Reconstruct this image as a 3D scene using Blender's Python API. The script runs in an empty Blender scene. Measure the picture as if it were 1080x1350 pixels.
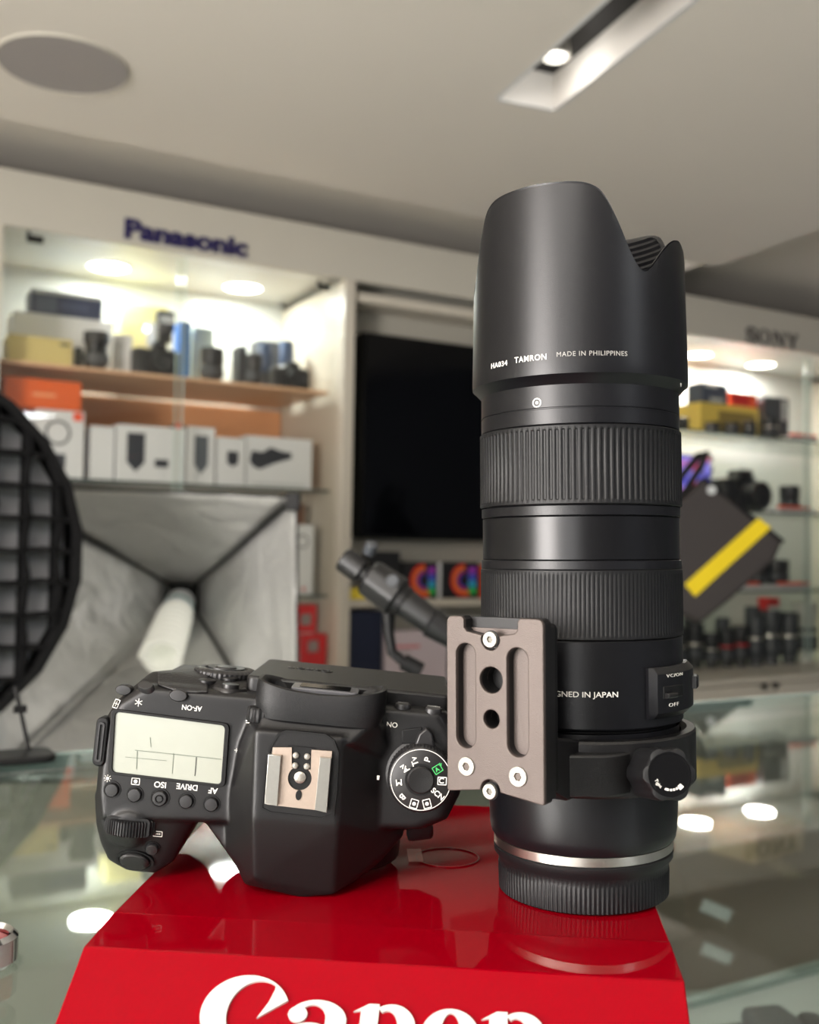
import bpy, bmesh, math, random
from mathutils import Vector, Matrix, noise
random.seed(7)
PI = math.pi
sc = bpy.context.scene
COL = sc.collection
# ---------------------------------------------------------------- camera
CAMZ = 1.25
FPX = 1350.0
PITCH = math.atan(53 / FPX)
ROLL = 0.0155
F_ = Vector((0, math.cos(PITCH), math.sin(PITCH)))
R0 = Vector((1, 0, 0)); U0 = Vector((0, -math.sin(PITCH), math.cos(PITCH)))
R_ = R0 * math.cos(ROLL) + U0 * math.sin(ROLL)
U_ = U0 * math.cos(ROLL) - R0 * math.sin(ROLL)
cd = bpy.data.cameras.new('camera')
cam = bpy.data.objects.new('camera', cd); COL.objects.link(cam)
mw = Matrix((R_, U_, -F_)).transposed().to_4x4(); mw.translation = (0, 0, CAMZ)
cam.matrix_world = mw
cd.sensor_fit = 'HORIZONTAL'; cd.sensor_width = 36; cd.lens = 36 * FPX / 1080
cd.clip_start = 0.02; cd.clip_end = 60
cd.dof.use_dof = True; cd.dof.focus_distance = 0.372; cd.dof.aperture_fstop = 15.0
sc.camera = cam
# ---------------------------------------------------------------- world and lights
w = bpy.data.worlds.new('world'); sc.world = w; w.use_nodes = True
wn = w.node_tree.nodes['Background']
wn.inputs[0].default_value = (0.86, 0.93, 1.0, 1); wn.inputs[1].default_value = 0.9
def area(name, loc, look, sx, sy, power, color=(1, 1, 1)):
    l = bpy.data.lights.new(name, 'AREA'); l.shape = 'RECTANGLE'; l.size = sx; l.size_y = sy
    l.energy = power; l.color = color
    o = bpy.data.objects.new(name, l); COL.objects.link(o); o.location = loc
    o.rotation_euler = (Vector(look) - Vector(loc)).to_track_quat('-Z', 'Y').to_euler()
    return o
area('window_daylight', (-2.70, -2.1, 1.45), (0.2, 0.6, 1.7), 1.3, 1.8, 210, (1, 0.94, 0.90))
area('window_daylight', (-1.6, -3.3, 1.4), (0.0, 2.0, 1.9), 1.7, 1.8, 30, (1, 0.95, 0.92))
area('ceiling_fill', (-0.6, -1.6, 2.60), (-0.6, -1.6, 0), 1.0, 0.5, 30, (1, 0.95, 0.88))  # warm fill light added below the ceiling, no fixture there
area('ceiling_fill', (2.9, -2.0, 2.60), (2.9, -2.0, 0), 0.5, 0.9, 30, (0.93, 0.96, 1.0))  # second added fill, cooler, out of view on the right
vs = sc.view_settings
vs.view_transform = 'Standard'; vs.look = 'None'; vs.gamma = 1.0; vs.exposure = 0.5
vs.use_curve_mapping = False
# ---------------------------------------------------------------- projection helpers (photo pixel -> point on a real plane)
CAM = Vector((0, 0, CAMZ))
def ray(px, py):
    return (F_ + R_ * ((px - 540) / FPX) + U_ * ((675 - py) / FPX))
def on_z(px, py, z):
    d = ray(px, py); return CAM + d * ((z - CAMZ) / d.z)
def on_y(px, py, y):
    d = ray(px, py); return CAM + d * (y / d.y)
WA = math.radians(29.4)
WD = Vector((math.cos(WA), math.sin(WA), 0)); WN = Vector((-math.sin(WA), math.cos(WA), 0))
WP = Vector((-1.5373, 3.742, 0))
WM = Matrix((WD, WN, Vector((0, 0, 1)))).transposed().to_4x4(); WM.translation = WP
def on_w(px, py, t=0.0):                                   # -> (s, z) on the cabinet wall, t metres behind its front
    d = ray(px, py); o = CAM - WP
    k = (t - o.dot(WN)) / d.dot(WN); p = o + d * k
    return p.dot(WD), p.z
# ---------------------------------------------------------------- materials
def lin(c):
    return tuple((x / 255 / 12.92) if x / 255 <= 0.04045 else ((x / 255 + 0.055) / 1.055) ** 2.4 for x in c) + (1,)
MATS = {}
def mat(name, rgb, rough=0.5, metal=0.0, bump=0.0, scale=800.0, spec=0.5, coat=0.0, emit=None, es=1.0, var=0.06, aniso=0.0, trans=0.0):
    if name in MATS: return MATS[name]
    m = bpy.data.materials.new(name); m.use_nodes = True; MATS[name] = m
    nt = m.node_tree; b = nt.nodes['Principled BSDF']
    c = lin(rgb)
    nz = nt.nodes.new('ShaderNodeTexNoise'); nz.inputs['Scale'].default_value = scale; nz.inputs['Detail'].default_value = 3
    tc = nt.nodes.new('ShaderNodeTexCoord'); nt.links.new(tc.outputs['Object'], nz.inputs['Vector'])
    mx = nt.nodes.new('ShaderNodeMix'); mx.data_type = 'RGBA'
    mx.inputs[6].default_value = tuple(x * (1 - var) for x in c[:3]) + (1,)
    mx.inputs[7].default_value = tuple(min(1, x * (1 + var)) for x in c[:3]) + (1,)
    nt.links.new(nz.outputs['Fac'], mx.inputs[0]); nt.links.new(mx.outputs[2], b.inputs['Base Color'])
    b.inputs['Roughness'].default_value = rough; b.inputs['Metallic'].default_value = metal
    b.inputs['Specular IOR Level'].default_value = spec; b.inputs['Coat Weight'].default_value = coat
    b.inputs['Coat Roughness'].default_value = 0.05
    b.inputs['Anisotropic'].default_value = aniso
    if trans: b.inputs['Transmission Weight'].default_value = trans
    if bump:
        bp_ = nt.nodes.new('ShaderNodeBump'); bp_.inputs['Strength'].default_value = bump; bp_.inputs['Distance'].default_value = 0.0003
        nt.links.new(nz.outputs['Fac'], bp_.inputs['Height']); nt.links.new(bp_.outputs['Normal'], b.inputs['Normal'])
    if emit is not None:
        b.inputs['Emission Color'].default_value = lin(emit); b.inputs['Emission Strength'].default_value = es
    return m
def glass_mat(name, tint, ior=1.5, streak=0.0, rough=0.0):
    m = bpy.data.materials.new(name); m.use_nodes = True; nt = m.node_tree; nt.nodes.clear()
    o = nt.nodes.new('ShaderNodeOutputMaterial'); mx = nt.nodes.new('ShaderNodeMixShader')
    t = nt.nodes.new('ShaderNodeBsdfTransparent'); t.inputs[0].default_value = lin(tint)
    g = nt.nodes.new('ShaderNodeBsdfGlossy'); g.inputs['Roughness'].default_value = rough
    fr = nt.nodes.new('ShaderNodeFresnel'); geo = nt.nodes.new('ShaderNodeNewGeometry'); mr = nt.nodes.new('ShaderNodeMapRange')
    mr.inputs[3].default_value = ior; mr.inputs[4].default_value = 1.0 / ior          # same reflection on both faces of the thin sheet
    nt.links.new(geo.outputs['Backfacing'], mr.inputs[0]); nt.links.new(mr.outputs[0], fr.inputs[0])
    nt.links.new(fr.outputs[0], mx.inputs[0]); nt.links.new(t.outputs[0], mx.inputs[1]); nt.links.new(g.outputs[0], mx.inputs[2])
    if streak:
        nz = nt.nodes.new('ShaderNodeTexNoise'); nz.inputs['Scale'].default_value = 14; nz.inputs['Detail'].default_value = 5
        mp = nt.nodes.new('ShaderNodeMapping'); mp.inputs['Scale'].default_value = (1, 5, 1); mp.inputs['Rotation'].default_value = (0, 0, 0.9)
        tc = nt.nodes.new('ShaderNodeTexCoord'); nt.links.new(tc.outputs['Object'], mp.inputs[0]); nt.links.new(mp.outputs[0], nz.inputs['Vector'])
        cr = nt.nodes.new('ShaderNodeMapRange'); cr.inputs[1].default_value = 0.55; cr.inputs[2].default_value = 0.8; cr.inputs[3].default_value = rough; cr.inputs[4].default_value = rough + streak
        nt.links.new(nz.outputs['Fac'], cr.inputs[0]); nt.links.new(cr.outputs[0], g.inputs['Roughness'])
    nt.links.new(mx.outputs[0], o.inputs[0]); MATS[name] = m
    return m
BLK = mat('black_plastic', (13, 12, 13), 0.42, bump=0.25, scale=2600, spec=0.45)
BODY = mat('camera_plastic', (13, 12, 13), 0.42, bump=0.16, scale=3200, spec=0.4)
LENSB = mat('lens_satin_black', (14, 14, 17), 0.34, bump=0.12, scale=3000, spec=0.34)
LENSG = mat('lens_glossy_band', (14, 14, 16), 0.29, spec=0.34)
RUB = mat('black_rubber', (13, 13, 15), 0.5, bump=0.3, scale=2500, spec=0.35)
DARK = mat('deep_black', (12, 12, 13), 0.5, spec=0.3)
GLOSSB = mat('glossy_black', (14, 14, 15), 0.12, spec=0.5)
WHITEINK = mat('white_print', (225, 222, 215), 0.5)
GREYINK = mat('grey_print', (150, 148, 144), 0.5)
GREENINK = mat('green_print', (60, 170, 90), 0.5)
STEEL = mat('brushed_steel', (205, 200, 192), 0.28, 1.0)
WSTEEL = mat('bright_screw_steel', (172, 168, 160), 0.34, 0.75, bump=0.2, scale=1500)
PLATE = mat('anodised_plate', (88, 79, 75), 0.46, 0.45, bump=0.35, scale=3500)
PLATED = mat('anodised_plate_dark', (26, 25, 26), 0.42, 0.3)
RED = mat('glossy_red_acrylic', (132, 0, 15), 0.035, spec=0.09, var=0.01)
WHITEP = mat('white_paint', (198, 194, 182), 0.5, var=0.02, scale=3)
CREAM = mat('cream_lacquer', (205, 198, 184), 0.35, var=0.02, scale=3)
CABIN = mat('cabinet_white', (202, 204, 200), 0.4, var=0.02, scale=3)
CEIL = mat('ceiling_plaster', (240, 234, 226), 0.8, var=0.03, scale=1.2)
WHITE = mat('white_card', (228, 230, 232), 0.45, var=0.02, scale=20)
GLASS_TOP = glass_mat('counter_glass', (240, 244, 243), 1.7, 0.04, 0.01)
GLASS = glass_mat('cabinet_glass', (252, 252, 250), 1.45)
SHELFG = glass_mat('shelf_glass', (244, 248, 245), 1.5)
# ---------------------------------------------------------------- mesh helpers
class MB:
    def __init__(s): s.v = []; s.f = []
    def add(s, vs, fs):
        n = len(s.v); s.v += [tuple(v) for v in vs]; s.f += [tuple(i + n for i in f) for f in fs]; return s
    def box(s, x0, x1, y0, y1, z0, z1, M=None):
        vs = [Vector((x, y, z)) for z in (z0, z1) for y in (y0, y1) for x in (x0, x1)]
        if M is not None: vs = [M @ v for v in vs]
        return s.add(vs, [(0, 2, 3, 1), (4, 5, 7, 6), (0, 1, 5, 4), (2, 6, 7, 3), (0, 4, 6, 2), (1, 3, 7, 5)])
    def prism(s, poly, z0, z1, M=None):
        n = len(poly)
        vs = [Vector((p[0], p[1], z0)) for p in poly] + [Vector((p[0], p[1], z1)) for p in poly]
        if M is not None: vs = [M @ v for v in vs]
        return s.add(vs, [tuple(reversed(range(n))), tuple(range(n, 2 * n))] + [(i, (i + 1) % n, n + (i + 1) % n, n + i) for i in range(n)])
    def lathe(s, prof, n=48, M=None, cap=True, rmod=None):
        vs = []; fs = []
        for j, (r, z) in enumerate(prof):
            for i in range(n):
                a = 2 * PI * i / n
                rr = r if rmod is None else rmod(r, z, i, j)
                vs.append(Vector((rr * math.cos(a), rr * math.sin(a), z)))
        for j in range(len(prof) - 1):
            for i in range(n):
                k = (i + 1) % n
                fs.append((j * n + i, j * n + k, (j + 1) * n + k, (j + 1) * n + i))
        if cap:
            fs.append(tuple(reversed(range(n)))); fs.append(tuple(range((len(prof) - 1) * n, len(prof) * n)))
        if M is not None: vs = [M @ v for v in vs]
        return s.add(vs, fs)
    def cyl(s, c, axis, r, h, n=32, r2=None, ch=0.0):
        q = Vector(axis).normalized().to_track_quat('Z', 'Y').to_matrix().to_4x4(); q.translation = Vector(c)
        r2 = r if r2 is None else r2
        pr = [(r, 0), (r2, h)] if not ch else [(r - ch, 0), (r, ch), (r2, h - ch), (r2 - ch, h)]
        return s.lathe(pr, n, q)
    def tube(s, pts, r, n=10):
        pts = [Vector(p) for p in pts]; rings = []
        rs = r if isinstance(r, (list, tuple)) else [r] * len(pts)
        up = None
        for i, p in enumerate(pts):
            t = (pts[min(i + 1, len(pts) - 1)] - pts[max(i - 1, 0)]).normalized()
            if up is None: up = Vector((0, 0, 1)) if abs(t.z) < 0.9 else Vector((1, 0, 0))
            a = t.cross(up).normalized(); b = a.cross(t).normalized(); up = b
            rings.append([p + (a * math.cos(2 * PI * k / n) + b * math.sin(2 * PI * k / n)) * rs[i] for k in range(n)])
        vs = [v for rg in rings for v in rg]; fs = []
        for j in range(len(pts) - 1):
            for k in range(n):
                fs.append((j * n + k, j * n + (k + 1) % n, (j + 1) * n + (k + 1) % n, (j + 1) * n + k))
        fs.append(tuple(reversed(range(n)))); fs.append(tuple(range((len(pts) - 1) * n, len(pts) * n)))
        return s.add(vs, fs)
    def hull(s, pts):
        bm = bmesh.new(); [bm.verts.new(p) for p in pts]
        r = bmesh.ops.convex_hull(bm, input=bm.verts)
        bmesh.ops.delete(bm, geom=list(set(g for g in r['geom_interior'] + r['geom_unused'] if isinstance(g, bmesh.types.BMVert))), context='VERTS')
        bmesh.ops.recalc_face_normals(bm, faces=bm.faces)
        bm.verts.index_update()
        s.add([v.co.copy() for v in bm.verts], [tuple(v.index for v in f.verts) for f in bm.faces]); bm.free(); return s
def mesh_obj(name, me, m, parent=None, M=None):
    o = bpy.data.objects.new(name, me); COL.objects.link(o)
    if m is not None: me.materials.clear(); me.materials.append(m)
    if parent is not None: o.parent = parent
    if M is not None: o.matrix_local = M if parent is not None else M
    return o
def shade(me, ang=35):
    me.shade_smooth()
    try: me.set_sharp_from_angle(angle=math.radians(ang))
    except Exception: pass
def obj(name, mb, m, parent=None, M=None, bevel=0, seg=2, ang=35):
    me = bpy.data.meshes.new(name); me.from_pydata(mb.v, [], mb.f); me.validate()
    bm = bmesh.new(); bm.from_mesh(me); bmesh.ops.recalc_face_normals(bm, faces=bm.faces); bm.to_mesh(me); bm.free()
    shade(me, ang)
    o = mesh_obj(name, me, m, parent, M)
    if bevel:
        b = o.modifiers.new('bevel', 'BEVEL'); b.width = bevel; b.segments = seg; b.limit_method = 'ANGLE'; b.angle_limit = math.radians(ang); b.harden_normals = False
    return o
def frame(o): # evaluated mesh copy
    dg = bpy.context.evaluated_depsgraph_get(); dg.update()
    return bpy.data.meshes.new_from_object(o.evaluated_get(dg))
def text(s, size, m, parent=None, M=None, extrude=0.0002, bold=0.0, name='lettering', warp=None, width=None, spacing=1.0, align='CENTER', valign='CENTER', shear=0):
    c = bpy.data.curves.new('txt', 'FONT'); c.body = s; KS = 1000.0 if size < .02 else 1.0; c.size = size * KS; c.extrude = extrude * KS; c.offset = bold * KS
    c.align_x = align; c.align_y = valign; c.space_character = spacing; c.resolution_u = 4; c.shear = shear
    t = bpy.data.objects.new('txt', c); COL.objects.link(t)
    me = frame(t); bpy.data.objects.remove(t); bpy.data.curves.remove(c)
    for v in me.vertices: v.co /= KS
    xs = [v.co.x for v in me.vertices]
    k = 1.0
    if width and xs: k = width / (max(xs) - min(xs))
    for v in me.vertices:
        v.co.x *= k
        if warp: v.co = warp(v.co)
    me.name = name
    return mesh_obj(name, me, m, parent, M)
def shape2d(loops, depth, m, parent=None, M=None, name='shape', bevel=0.0, cyclic=True, res=1):
    c = bpy.data.curves.new('shp', 'CURVE'); c.dimensions = '2D'; c.fill_mode = 'BOTH'; KS = 1000.0; c.extrude = depth / 2 * KS; c.bevel_depth = bevel * KS; c.bevel_resolution = 2
    if bevel: c.offset = -bevel * KS
    for lp in loops:
        sp = c.splines.new('POLY'); sp.points.add(len(lp) - 1)
        for i, p in enumerate(lp): sp.points[i].co = (p[0] * KS, p[1] * KS, 0, 1)
        sp.use_cyclic_u = True
    t = bpy.data.objects.new('shp', c); COL.objects.link(t)
    me = frame(t); bpy.data.objects.remove(t); bpy.data.curves.remove(c)
    for v in me.vertices: v.co /= KS
    me.name = name; shade(me, 30)
    return mesh_obj(name, me, m, parent, M)
def ell(cx, cy, rx, ry, n=32, a0=0, a1=2 * PI, rot=0):
    full = abs(a1 - a0 - 2 * PI) < 1e-6; out = []
    for i in range(n if full else n + 1):
        a = a0 + (a1 - a0) * i / n
        x, y = rx * math.cos(a), ry * math.sin(a)
        out.append((cx + x * math.cos(rot) - y * math.sin(rot), cy + x * math.sin(rot) + y * math.cos(rot)))
    return out
def rrect(x0, x1, y0, y1, r, n=6):
    out = []
    for cx, cy, a in ((x1 - r, y1 - r, 0), (x0 + r, y1 - r, PI / 2), (x0 + r, y0 + r, PI), (x1 - r, y0 + r, 1.5 * PI)):
        out += [(cx + r * math.cos(a + PI / 2 * i / n), cy + r * math.sin(a + PI / 2 * i / n)) for i in range(n + 1)]
    return out
def empty(name, M): 
    o = bpy.data.objects.new(name, None); COL.objects.link(o); o.empty_display_size = 0.02
    o.matrix_world = M if isinstance(M, Matrix) else Matrix.Translation(M); return o
def tag(o, label, cat, group=None):
    o['label'] = label; o['category'] = cat
    if group: o['group'] = group
    return o
def struct(o): o['kind'] = 'structure'; return o
def stuff(o): o['kind'] = 'stuff'; return o
def T(x, y, z, rz=0, rx=0, ry=0):
    return Matrix.Translation((x, y, z)) @ Matrix.Rotation(rz, 4, 'Z') @ Matrix.Rotation(ry, 4, 'Y') @ Matrix.Rotation(rx, 4, 'X')
def wp(s, t, z): return WM @ Vector((s, t, z))
RX90 = Matrix.Rotation(PI / 2, 4, 'X')       # puts an x/y drawing upright facing -Y
# ================================================================ SETTING
def fr_prism(name, poly, z0, z1, m, M=None):
    return struct(obj(name, MB().prism(poly, z0, z1), m, None, M))
WT = 0.75                                                        # cabinet depth
FLOORM = mat('grey_floor', (200, 200, 192), 0.4, var=0.05, scale=2)
struct(obj('floor', MB().box(-4, 7.5, -3.5, 9.5, -0.05, 0), FLOORM))
# ceiling: main slab with a rectangular slot for the recessed track, raised part on the right
zc = 1.403 + CAMZ
def cl(px, py): p = on_z(px, py, zc); return Vector((p.x, p.y))
A = cl(662, 127); B = cl(730, 145)
sd = Vector((0.37, -0.93)).normalized(); sp_ = Vector((0.93, 0.37)).normalized()
SW = (B - A).dot(sp_); LSLOT = 1.9
A = B - sp_ * SW
A2 = A + sd * LSLOT; B2 = B + sd * LSLOT
E1 = cl(913, 362); E2 = cl(1080, 303); ed = (E2 - E1).normalized()
E0 = E1 - ed * 1.2; E3 = E1 + ed * 7.0
def slab(poly): return obj('ceiling', MB().prism([(p[0], p[1]) for p in poly], zc, zc + 0.12), CEIL)
cw = MB()
far = [Vector((-4, 9.5)), Vector((-4, -3.5))]
# split the slab in four pieces round the slot, merged in one object
def fan(poly):
    o_ = []; TC = -0.46
    f_ = lambda p: (Vector((p[0], p[1], 0)) - WP).dot(WN) - TC
    for i, p in enumerate(poly):                                   # the slab stops short of the cabinets: shadow cove
        q = poly[(i + 1) % len(poly)]; a, b = f_(p), f_(q)
        if a <= 0: o_.append(p)
        if a * b < 0: t = a / (a - b); o_.append((p[0] + (q[0] - p[0]) * t, p[1] + (q[1] - p[1]) * t))
    if len(o_) > 2: cw.prism([(p[0], p[1]) for p in o_], zc, zc + 0.13)
Lp = A + sd * -8; Lq = A2 + sd * 8
def perp(p, k): return p + sp_ * k
fan([perp(A, -7) - sd * 5, A - sd * 5, A2 + sd * 4, perp(A2, -7) + sd * 4])               # left of the slot
fan([A - sd * 5, B - sd * 5, B, A]); fan([A2, B2, B2 + sd * 4, A2 + sd * 4])               # ends
fan([B - sd * 5, E0 if False else E1 - ed * 2.2, E3, B2 + sd * 4])                         # right of the slot up to the step
struct(obj('ceiling', cw, CEIL))
struct(obj('cove_ceiling', MB().box(-2.2, 3.3, -0.6, WT, zc + .131, zc + .16), CEIL, None, WM))
rz = MB()
n_ = Vector((-ed.y, ed.x)); n_ = n_ if n_.x > 0 else -n_
q0 = E1 - ed * 2.2; 
rz.prism([(p.x, p.y) for p in (q0 - n_ * .02, q0 + n_ * 5, E3 + n_ * 5, E3 - n_ * .02)], zc + 0.18, zc + 0.24)
rz.prism([(p.x, p.y) for p in (q0 - n_ * .05, q0 - n_ * 0.03, E3 - n_ * 0.03, E3 - n_ * 0.05)], zc + 0.02, zc + 0.20)
struct(obj('ceiling_raised', rz, CEIL))
# recessed slot
sl = MB()
def q2(p, z): return (p.x, p.y, z)
for (a, b) in ((A, B), (B, B2), (A2, A), (B2, A2)):
    d = (b - a).normalized(); o = Vector((-d.y, d.x)) 
    c = (A + B2) / 2
    if (a + o - c).length < (a - c).length: o = -o
    sl.prism([(v.x, v.y) for v in (a, b, b + o * .012, a + o * .012)], zc - 0.001, zc + 0.12)
tr = struct(obj('trim_1', sl, WHITE))
top = MB().prism([(v.x, v.y) for v in (A, B, B2, A2)], zc + 0.115, zc + 0.13)
struct(obj('trim_2', top, mat('slot_black', (20, 20, 21), 0.7)))
# spot lamp in the slot
def slot_pt(px, py): p = on_z(px, py, zc + 0.06); return p
for k, (px, py) in enumerate(((733, 71), (1010, -150))):
    p = slot_pt(px, py)
    r = empty('spot_lamp', Vector((p.x, p.y, zc + 0.1145)))
    tag(r, ('round silver spot lamp recessed at the near end of the ceiling slot', 'second silver spot lamp further along the black ceiling slot')[k], 'ceiling lamp', 'spot lamps in the ceiling slot')
    q = Matrix.Rotation(PI, 4, 'X')
    obj('lamp_housing', MB().lathe([(0.036, 0), (0.04, 0.03), (0.044, 0.06), (0.038, 0.066), (0.033, 0.05), (0.02, 0.03)], 32, q), mat('silver_lamp', (170, 168, 162), 0.3, 0.6), r)
    obj('lamp_lens', MB().lathe([(0.001, 0.045), (0.03, 0.05), (0.03, 0.045), (0.001, 0.04)], 24, q), mat('lamp_glass', (200, 200, 195), 0.2), r)
    pl_ = bpy.data.lights.new('lamp_glow', 'POINT'); pl_.energy = 0.9; pl_.shadow_soft_size = .02; pl_.color = (1, .97, .92)
    po_ = bpy.data.objects.new('lamp_glow', pl_); COL.objects.link(po_); po_.parent = r; po_.location = (0, 0, -.10)
# ceiling speaker disc
ctr = on_z(84, 85, zc); rad = 0.185
r = empty('ceiling_speaker', Vector((ctr.x, ctr.y, zc)))
tag(r, 'flat round grey speaker grille set flush in the ceiling', 'ceiling speaker')
obj('speaker_grille', MB().lathe([(rad * .975, -0.005), (rad * .975, 0.0), ], 72), mat('speaker_grey', (165, 160, 160), 0.6, bump=0.4, scale=900), r)
obj('speaker_rim', MB().lathe([(rad * .975, -0.003), (rad * .98, -0.007), (rad, -0.004), (rad, 0)], 72, cap=False), WHITEP, r)
# walls
struct(obj('wall_back', MB().box(-3, 6.5, WT, WT + 0.1, 0, 3.2), WHITEP, None, WM))
wl_ = MB().box(-2.9, -2.8, -3.5, -3.1, 0, 3.2).box(-2.9, -2.8, -1.1, 6, 0, 3.2).box(-2.9, -2.8, -3.1, -1.1, 2.4, 3.2).box(-2.9, -2.8, -3.1, -1.1, 0, 0.5)
struct(obj('wall_left', wl_, WHITEP))
struct(obj('wall_right', MB().box(3.6, 3.7, -3.5, 7.8, 0, 3.2), mat('slate_wall', (84, 88, 96), .7)))
# front wall with a shop window open to daylight, another in the left wall
fw = MB().box(-2.8, -2.5, -3.5, -3.4, 0, 2.66).box(-2.5, -0.7, -3.5, -3.4, 2.35, 2.66).box(-2.5, -0.7, -3.5, -3.4, 0, 0.4).box(-0.7, 3.6, -3.5, -3.4, 0, 2.66)
struct(obj('wall_front', fw, mat('charcoal_wall', (58, 58, 62), .7)))
wf = MB()
for x in (-2.5, -1.62, -0.74): wf.box(x, x + 0.04, -3.48, -3.42, 0.4, 2.35)
wf.box(-2.5, -0.7, -3.48, -3.42, 2.31, 2.35).box(-2.5, -0.7, -3.48, -3.42, 0.4, 0.44)
struct(obj('window_1', wf, DARK))
wf = MB()
for y in (-3.1, -2.12, -1.14): wf.box(-2.88, -2.82, y, y + .04, 0.5, 2.4)
wf.box(-2.88, -2.82, -3.1, -1.1, 2.36, 2.4).box(-2.88, -2.82, -3.1, -1.1, .5, .54)
struct(obj('window_2', wf, DARK))
# cabinet wall carcass
CZ0, CZ1 = 2.441, 2.653
def wbox(name, s0, s1, t0, t1, z0, z1, m, bev=0.0):
    return struct(obj(name, MB().box(s0, s1, t0, t1, z0, z1), m, None, WM, bevel=bev))
wbox('cornice', -1.2, 5.6, 0, 0.03, CZ0, CZ1 + 0.0, WHITEP, 0.002)
wbox('trim_3', -1.2, 5.6, 0.03, WT, 2.475, 2.50, CABIN)                           # cabinet roof board
wbox('stile', -0.10, 0.02, 0, 0.6, 0.64, CZ0 - .001, CREAM, 0.002)
wbox('stile', 1.425, 1.475, 0, WT - .001, 0.64, CZ0 - .001, CREAM, 0.002)
wbox('stile', 3.33, 3.38, 0, WT - .001, 0.64, CZ0 - .001, CREAM, 0.002)
wbox('stile', 5.30, 5.36, 0, WT - .001, 0.64, CZ0 - .001, CREAM, 0.002)
wbox('niche_wall', 1.476, 3.329, 0.20, 0.24, 0.64, 2.474, mat('niche_paint', (176, 172, 160), 0.6, var=.02, scale=3))
wbox('niche_lintel', 1.476, 3.329, 0.03, 0.199, 2.36, 2.40, CREAM)
wbox('cabinet_back', 0.021, 1.424, WT - 0.03, WT - 0.001, 0.64, 2.474, CABIN)
wbox('cabinet_back', 3.381, 5.299, WT - 0.03, WT - 0.001, 0.64, 2.474, CABIN)
wbox('back_wall_orange_light', 0.03, 1.42, WT - 0.05, WT - 0.031, 1.53, 1.935, mat('peach_light_tint', (236, 170, 120), 0.5, var=.03, scale=4))  # orange light on the back wall, put into the colour of this panel
# base cabinets
bc = empty('base_cabinet', WM @ Matrix.Translation((2.4, 0, 0))); tag(bc, 'long white base cabinet with drawers under the shelving, two dark knobs showing', 'cabinet')
obj('worktop', MB().box(-3.4, 3.1, -0.32, WT - .001, 0.61, 0.638), CREAM, bc, bevel=.003)
obj('body', MB().box(-3.4, 3.1, -0.27, WT - .001, 0.0, 0.609), CREAM, bc)
for k in range(8):
    s0 = -3.38 + k * 0.8
    d = obj('drawer_front', MB().box(s0 + .004, s0 + .796, -0.30, -0.271, 0.30, 0.60), CREAM, bc, bevel=.003)
    for e in (0.36, 0.44) if k != 5 else (0.36, 0.44):
        pass
for px, py in ((1007, 905), (1022, 904)):
    s, z = on_w(px, py, -0.31)
    obj('knob', MB().cyl((s - 2.4, -0.302, z), (0, -1, 0), .014, .022, 16, ch=.003), DARK, bc)
# shelves
WOODS = mat('peach_shelf', (232, 188, 150), 0.4, var=.04, scale=5)
sh = obj('shelf_board', MB().box(0.022, 1.40, 0.10, WT - .06, 1.945, 1.957), WOODS, None, WM, bevel=.001); tag(sh, 'upper peach wood shelf of the left cabinet carrying cameras', 'shelf')
def gshelf(s0, s1, z, label, t0=0.08):
    o = obj('glass_shelf', MB().box(s0, s1, t0, WT - .06, z - .009, z), SHELFG, None, WM); tag(o, label, 'shelf'); 
    e = obj('shelf_edge', MB().box(s0, s1, t0 - .004, t0 - .0005, z - .010, z), mat('shelf_edge_green', (70, 84, 80), 0.2), o)
    return o
gshelf(0.022, 1.40, 1.517, 'middle glass shelf of the left cabinet carrying white boxes')
gshelf(0.022, 1.40, 1.058, 'lower glass shelf of the left cabinet behind the silver softbox')
gshelf(0.022, 1.40, 0.745, 'bottom glass shelf of the left cabinet carrying the red boxes')
gshelf(3.381, 5.299, 1.945, 'top glass shelf of the right cabinet with the yellow box')
gshelf(3.381, 5.299, 1.515, 'middle glass shelf of the right cabinet with one black camera')
gshelf(3.381, 5.299, 1.063, 'lower glass shelf of the right cabinet with white display plinths')
o = obj('niche_shelf', MB().box(1.476, 3.329, 0.02, 0.199, 1.005, 1.038), CREAM, None, WM, bevel=.002); tag(o, 'cream shelf below the television', 'shelf')
# sliding glass doors with little black clips
for (s0, s1, lb) in ((0.03, 0.722, 'left glass door pane of the cabinet with the dark blue lettering'), (0.70, 1.42, 'right glass door pane of the cabinet with the dark blue lettering'), (3.39, 4.47, 'left glass door pane of the right cabinet'), (4.45, 5.29, 'right glass door pane of the right cabinet')):
    o = obj('glass_door', MB().box(s0, s1, 0.0325 if s0 in (0.03, 3.39) else 0.055, 0.0385 if s0 in (0.03, 3.39) else 0.061, 0.66, 2.43), GLASS, None, WM); tag(o, lb, 'glass door')
    ed_ = s1 if s0 in (0.03, 3.39) else s0
    obj('polished_edge', MB().box(ed_ - .004, ed_, (0.0320 if s0 in (0.03, 3.39) else .0545), (0.0390 if s0 in (0.03, 3.39) else .0615), 0.66, 2.43), mat('pane_edge', (190, 215, 208), 0.15), o)
for px, py, m_, lb in ((46, 316, DARK, 'small black metal clip at the top left of the left cabinet glass'), (426, 379, DARK, 'small black metal clip at the top right of the left cabinet glass')):
    s, z = on_w(px, py, 0.03)
    o = obj('door_clip', MB().box(-.03, .03, -.012, 0.004, -.012, .012).box(-.03, -.018, -.012, .004, .01, .028), m_, None, WM @ Matrix.Translation((s, 0.03, z)), bevel=.002); tag(o, lb, 'clip')
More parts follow.
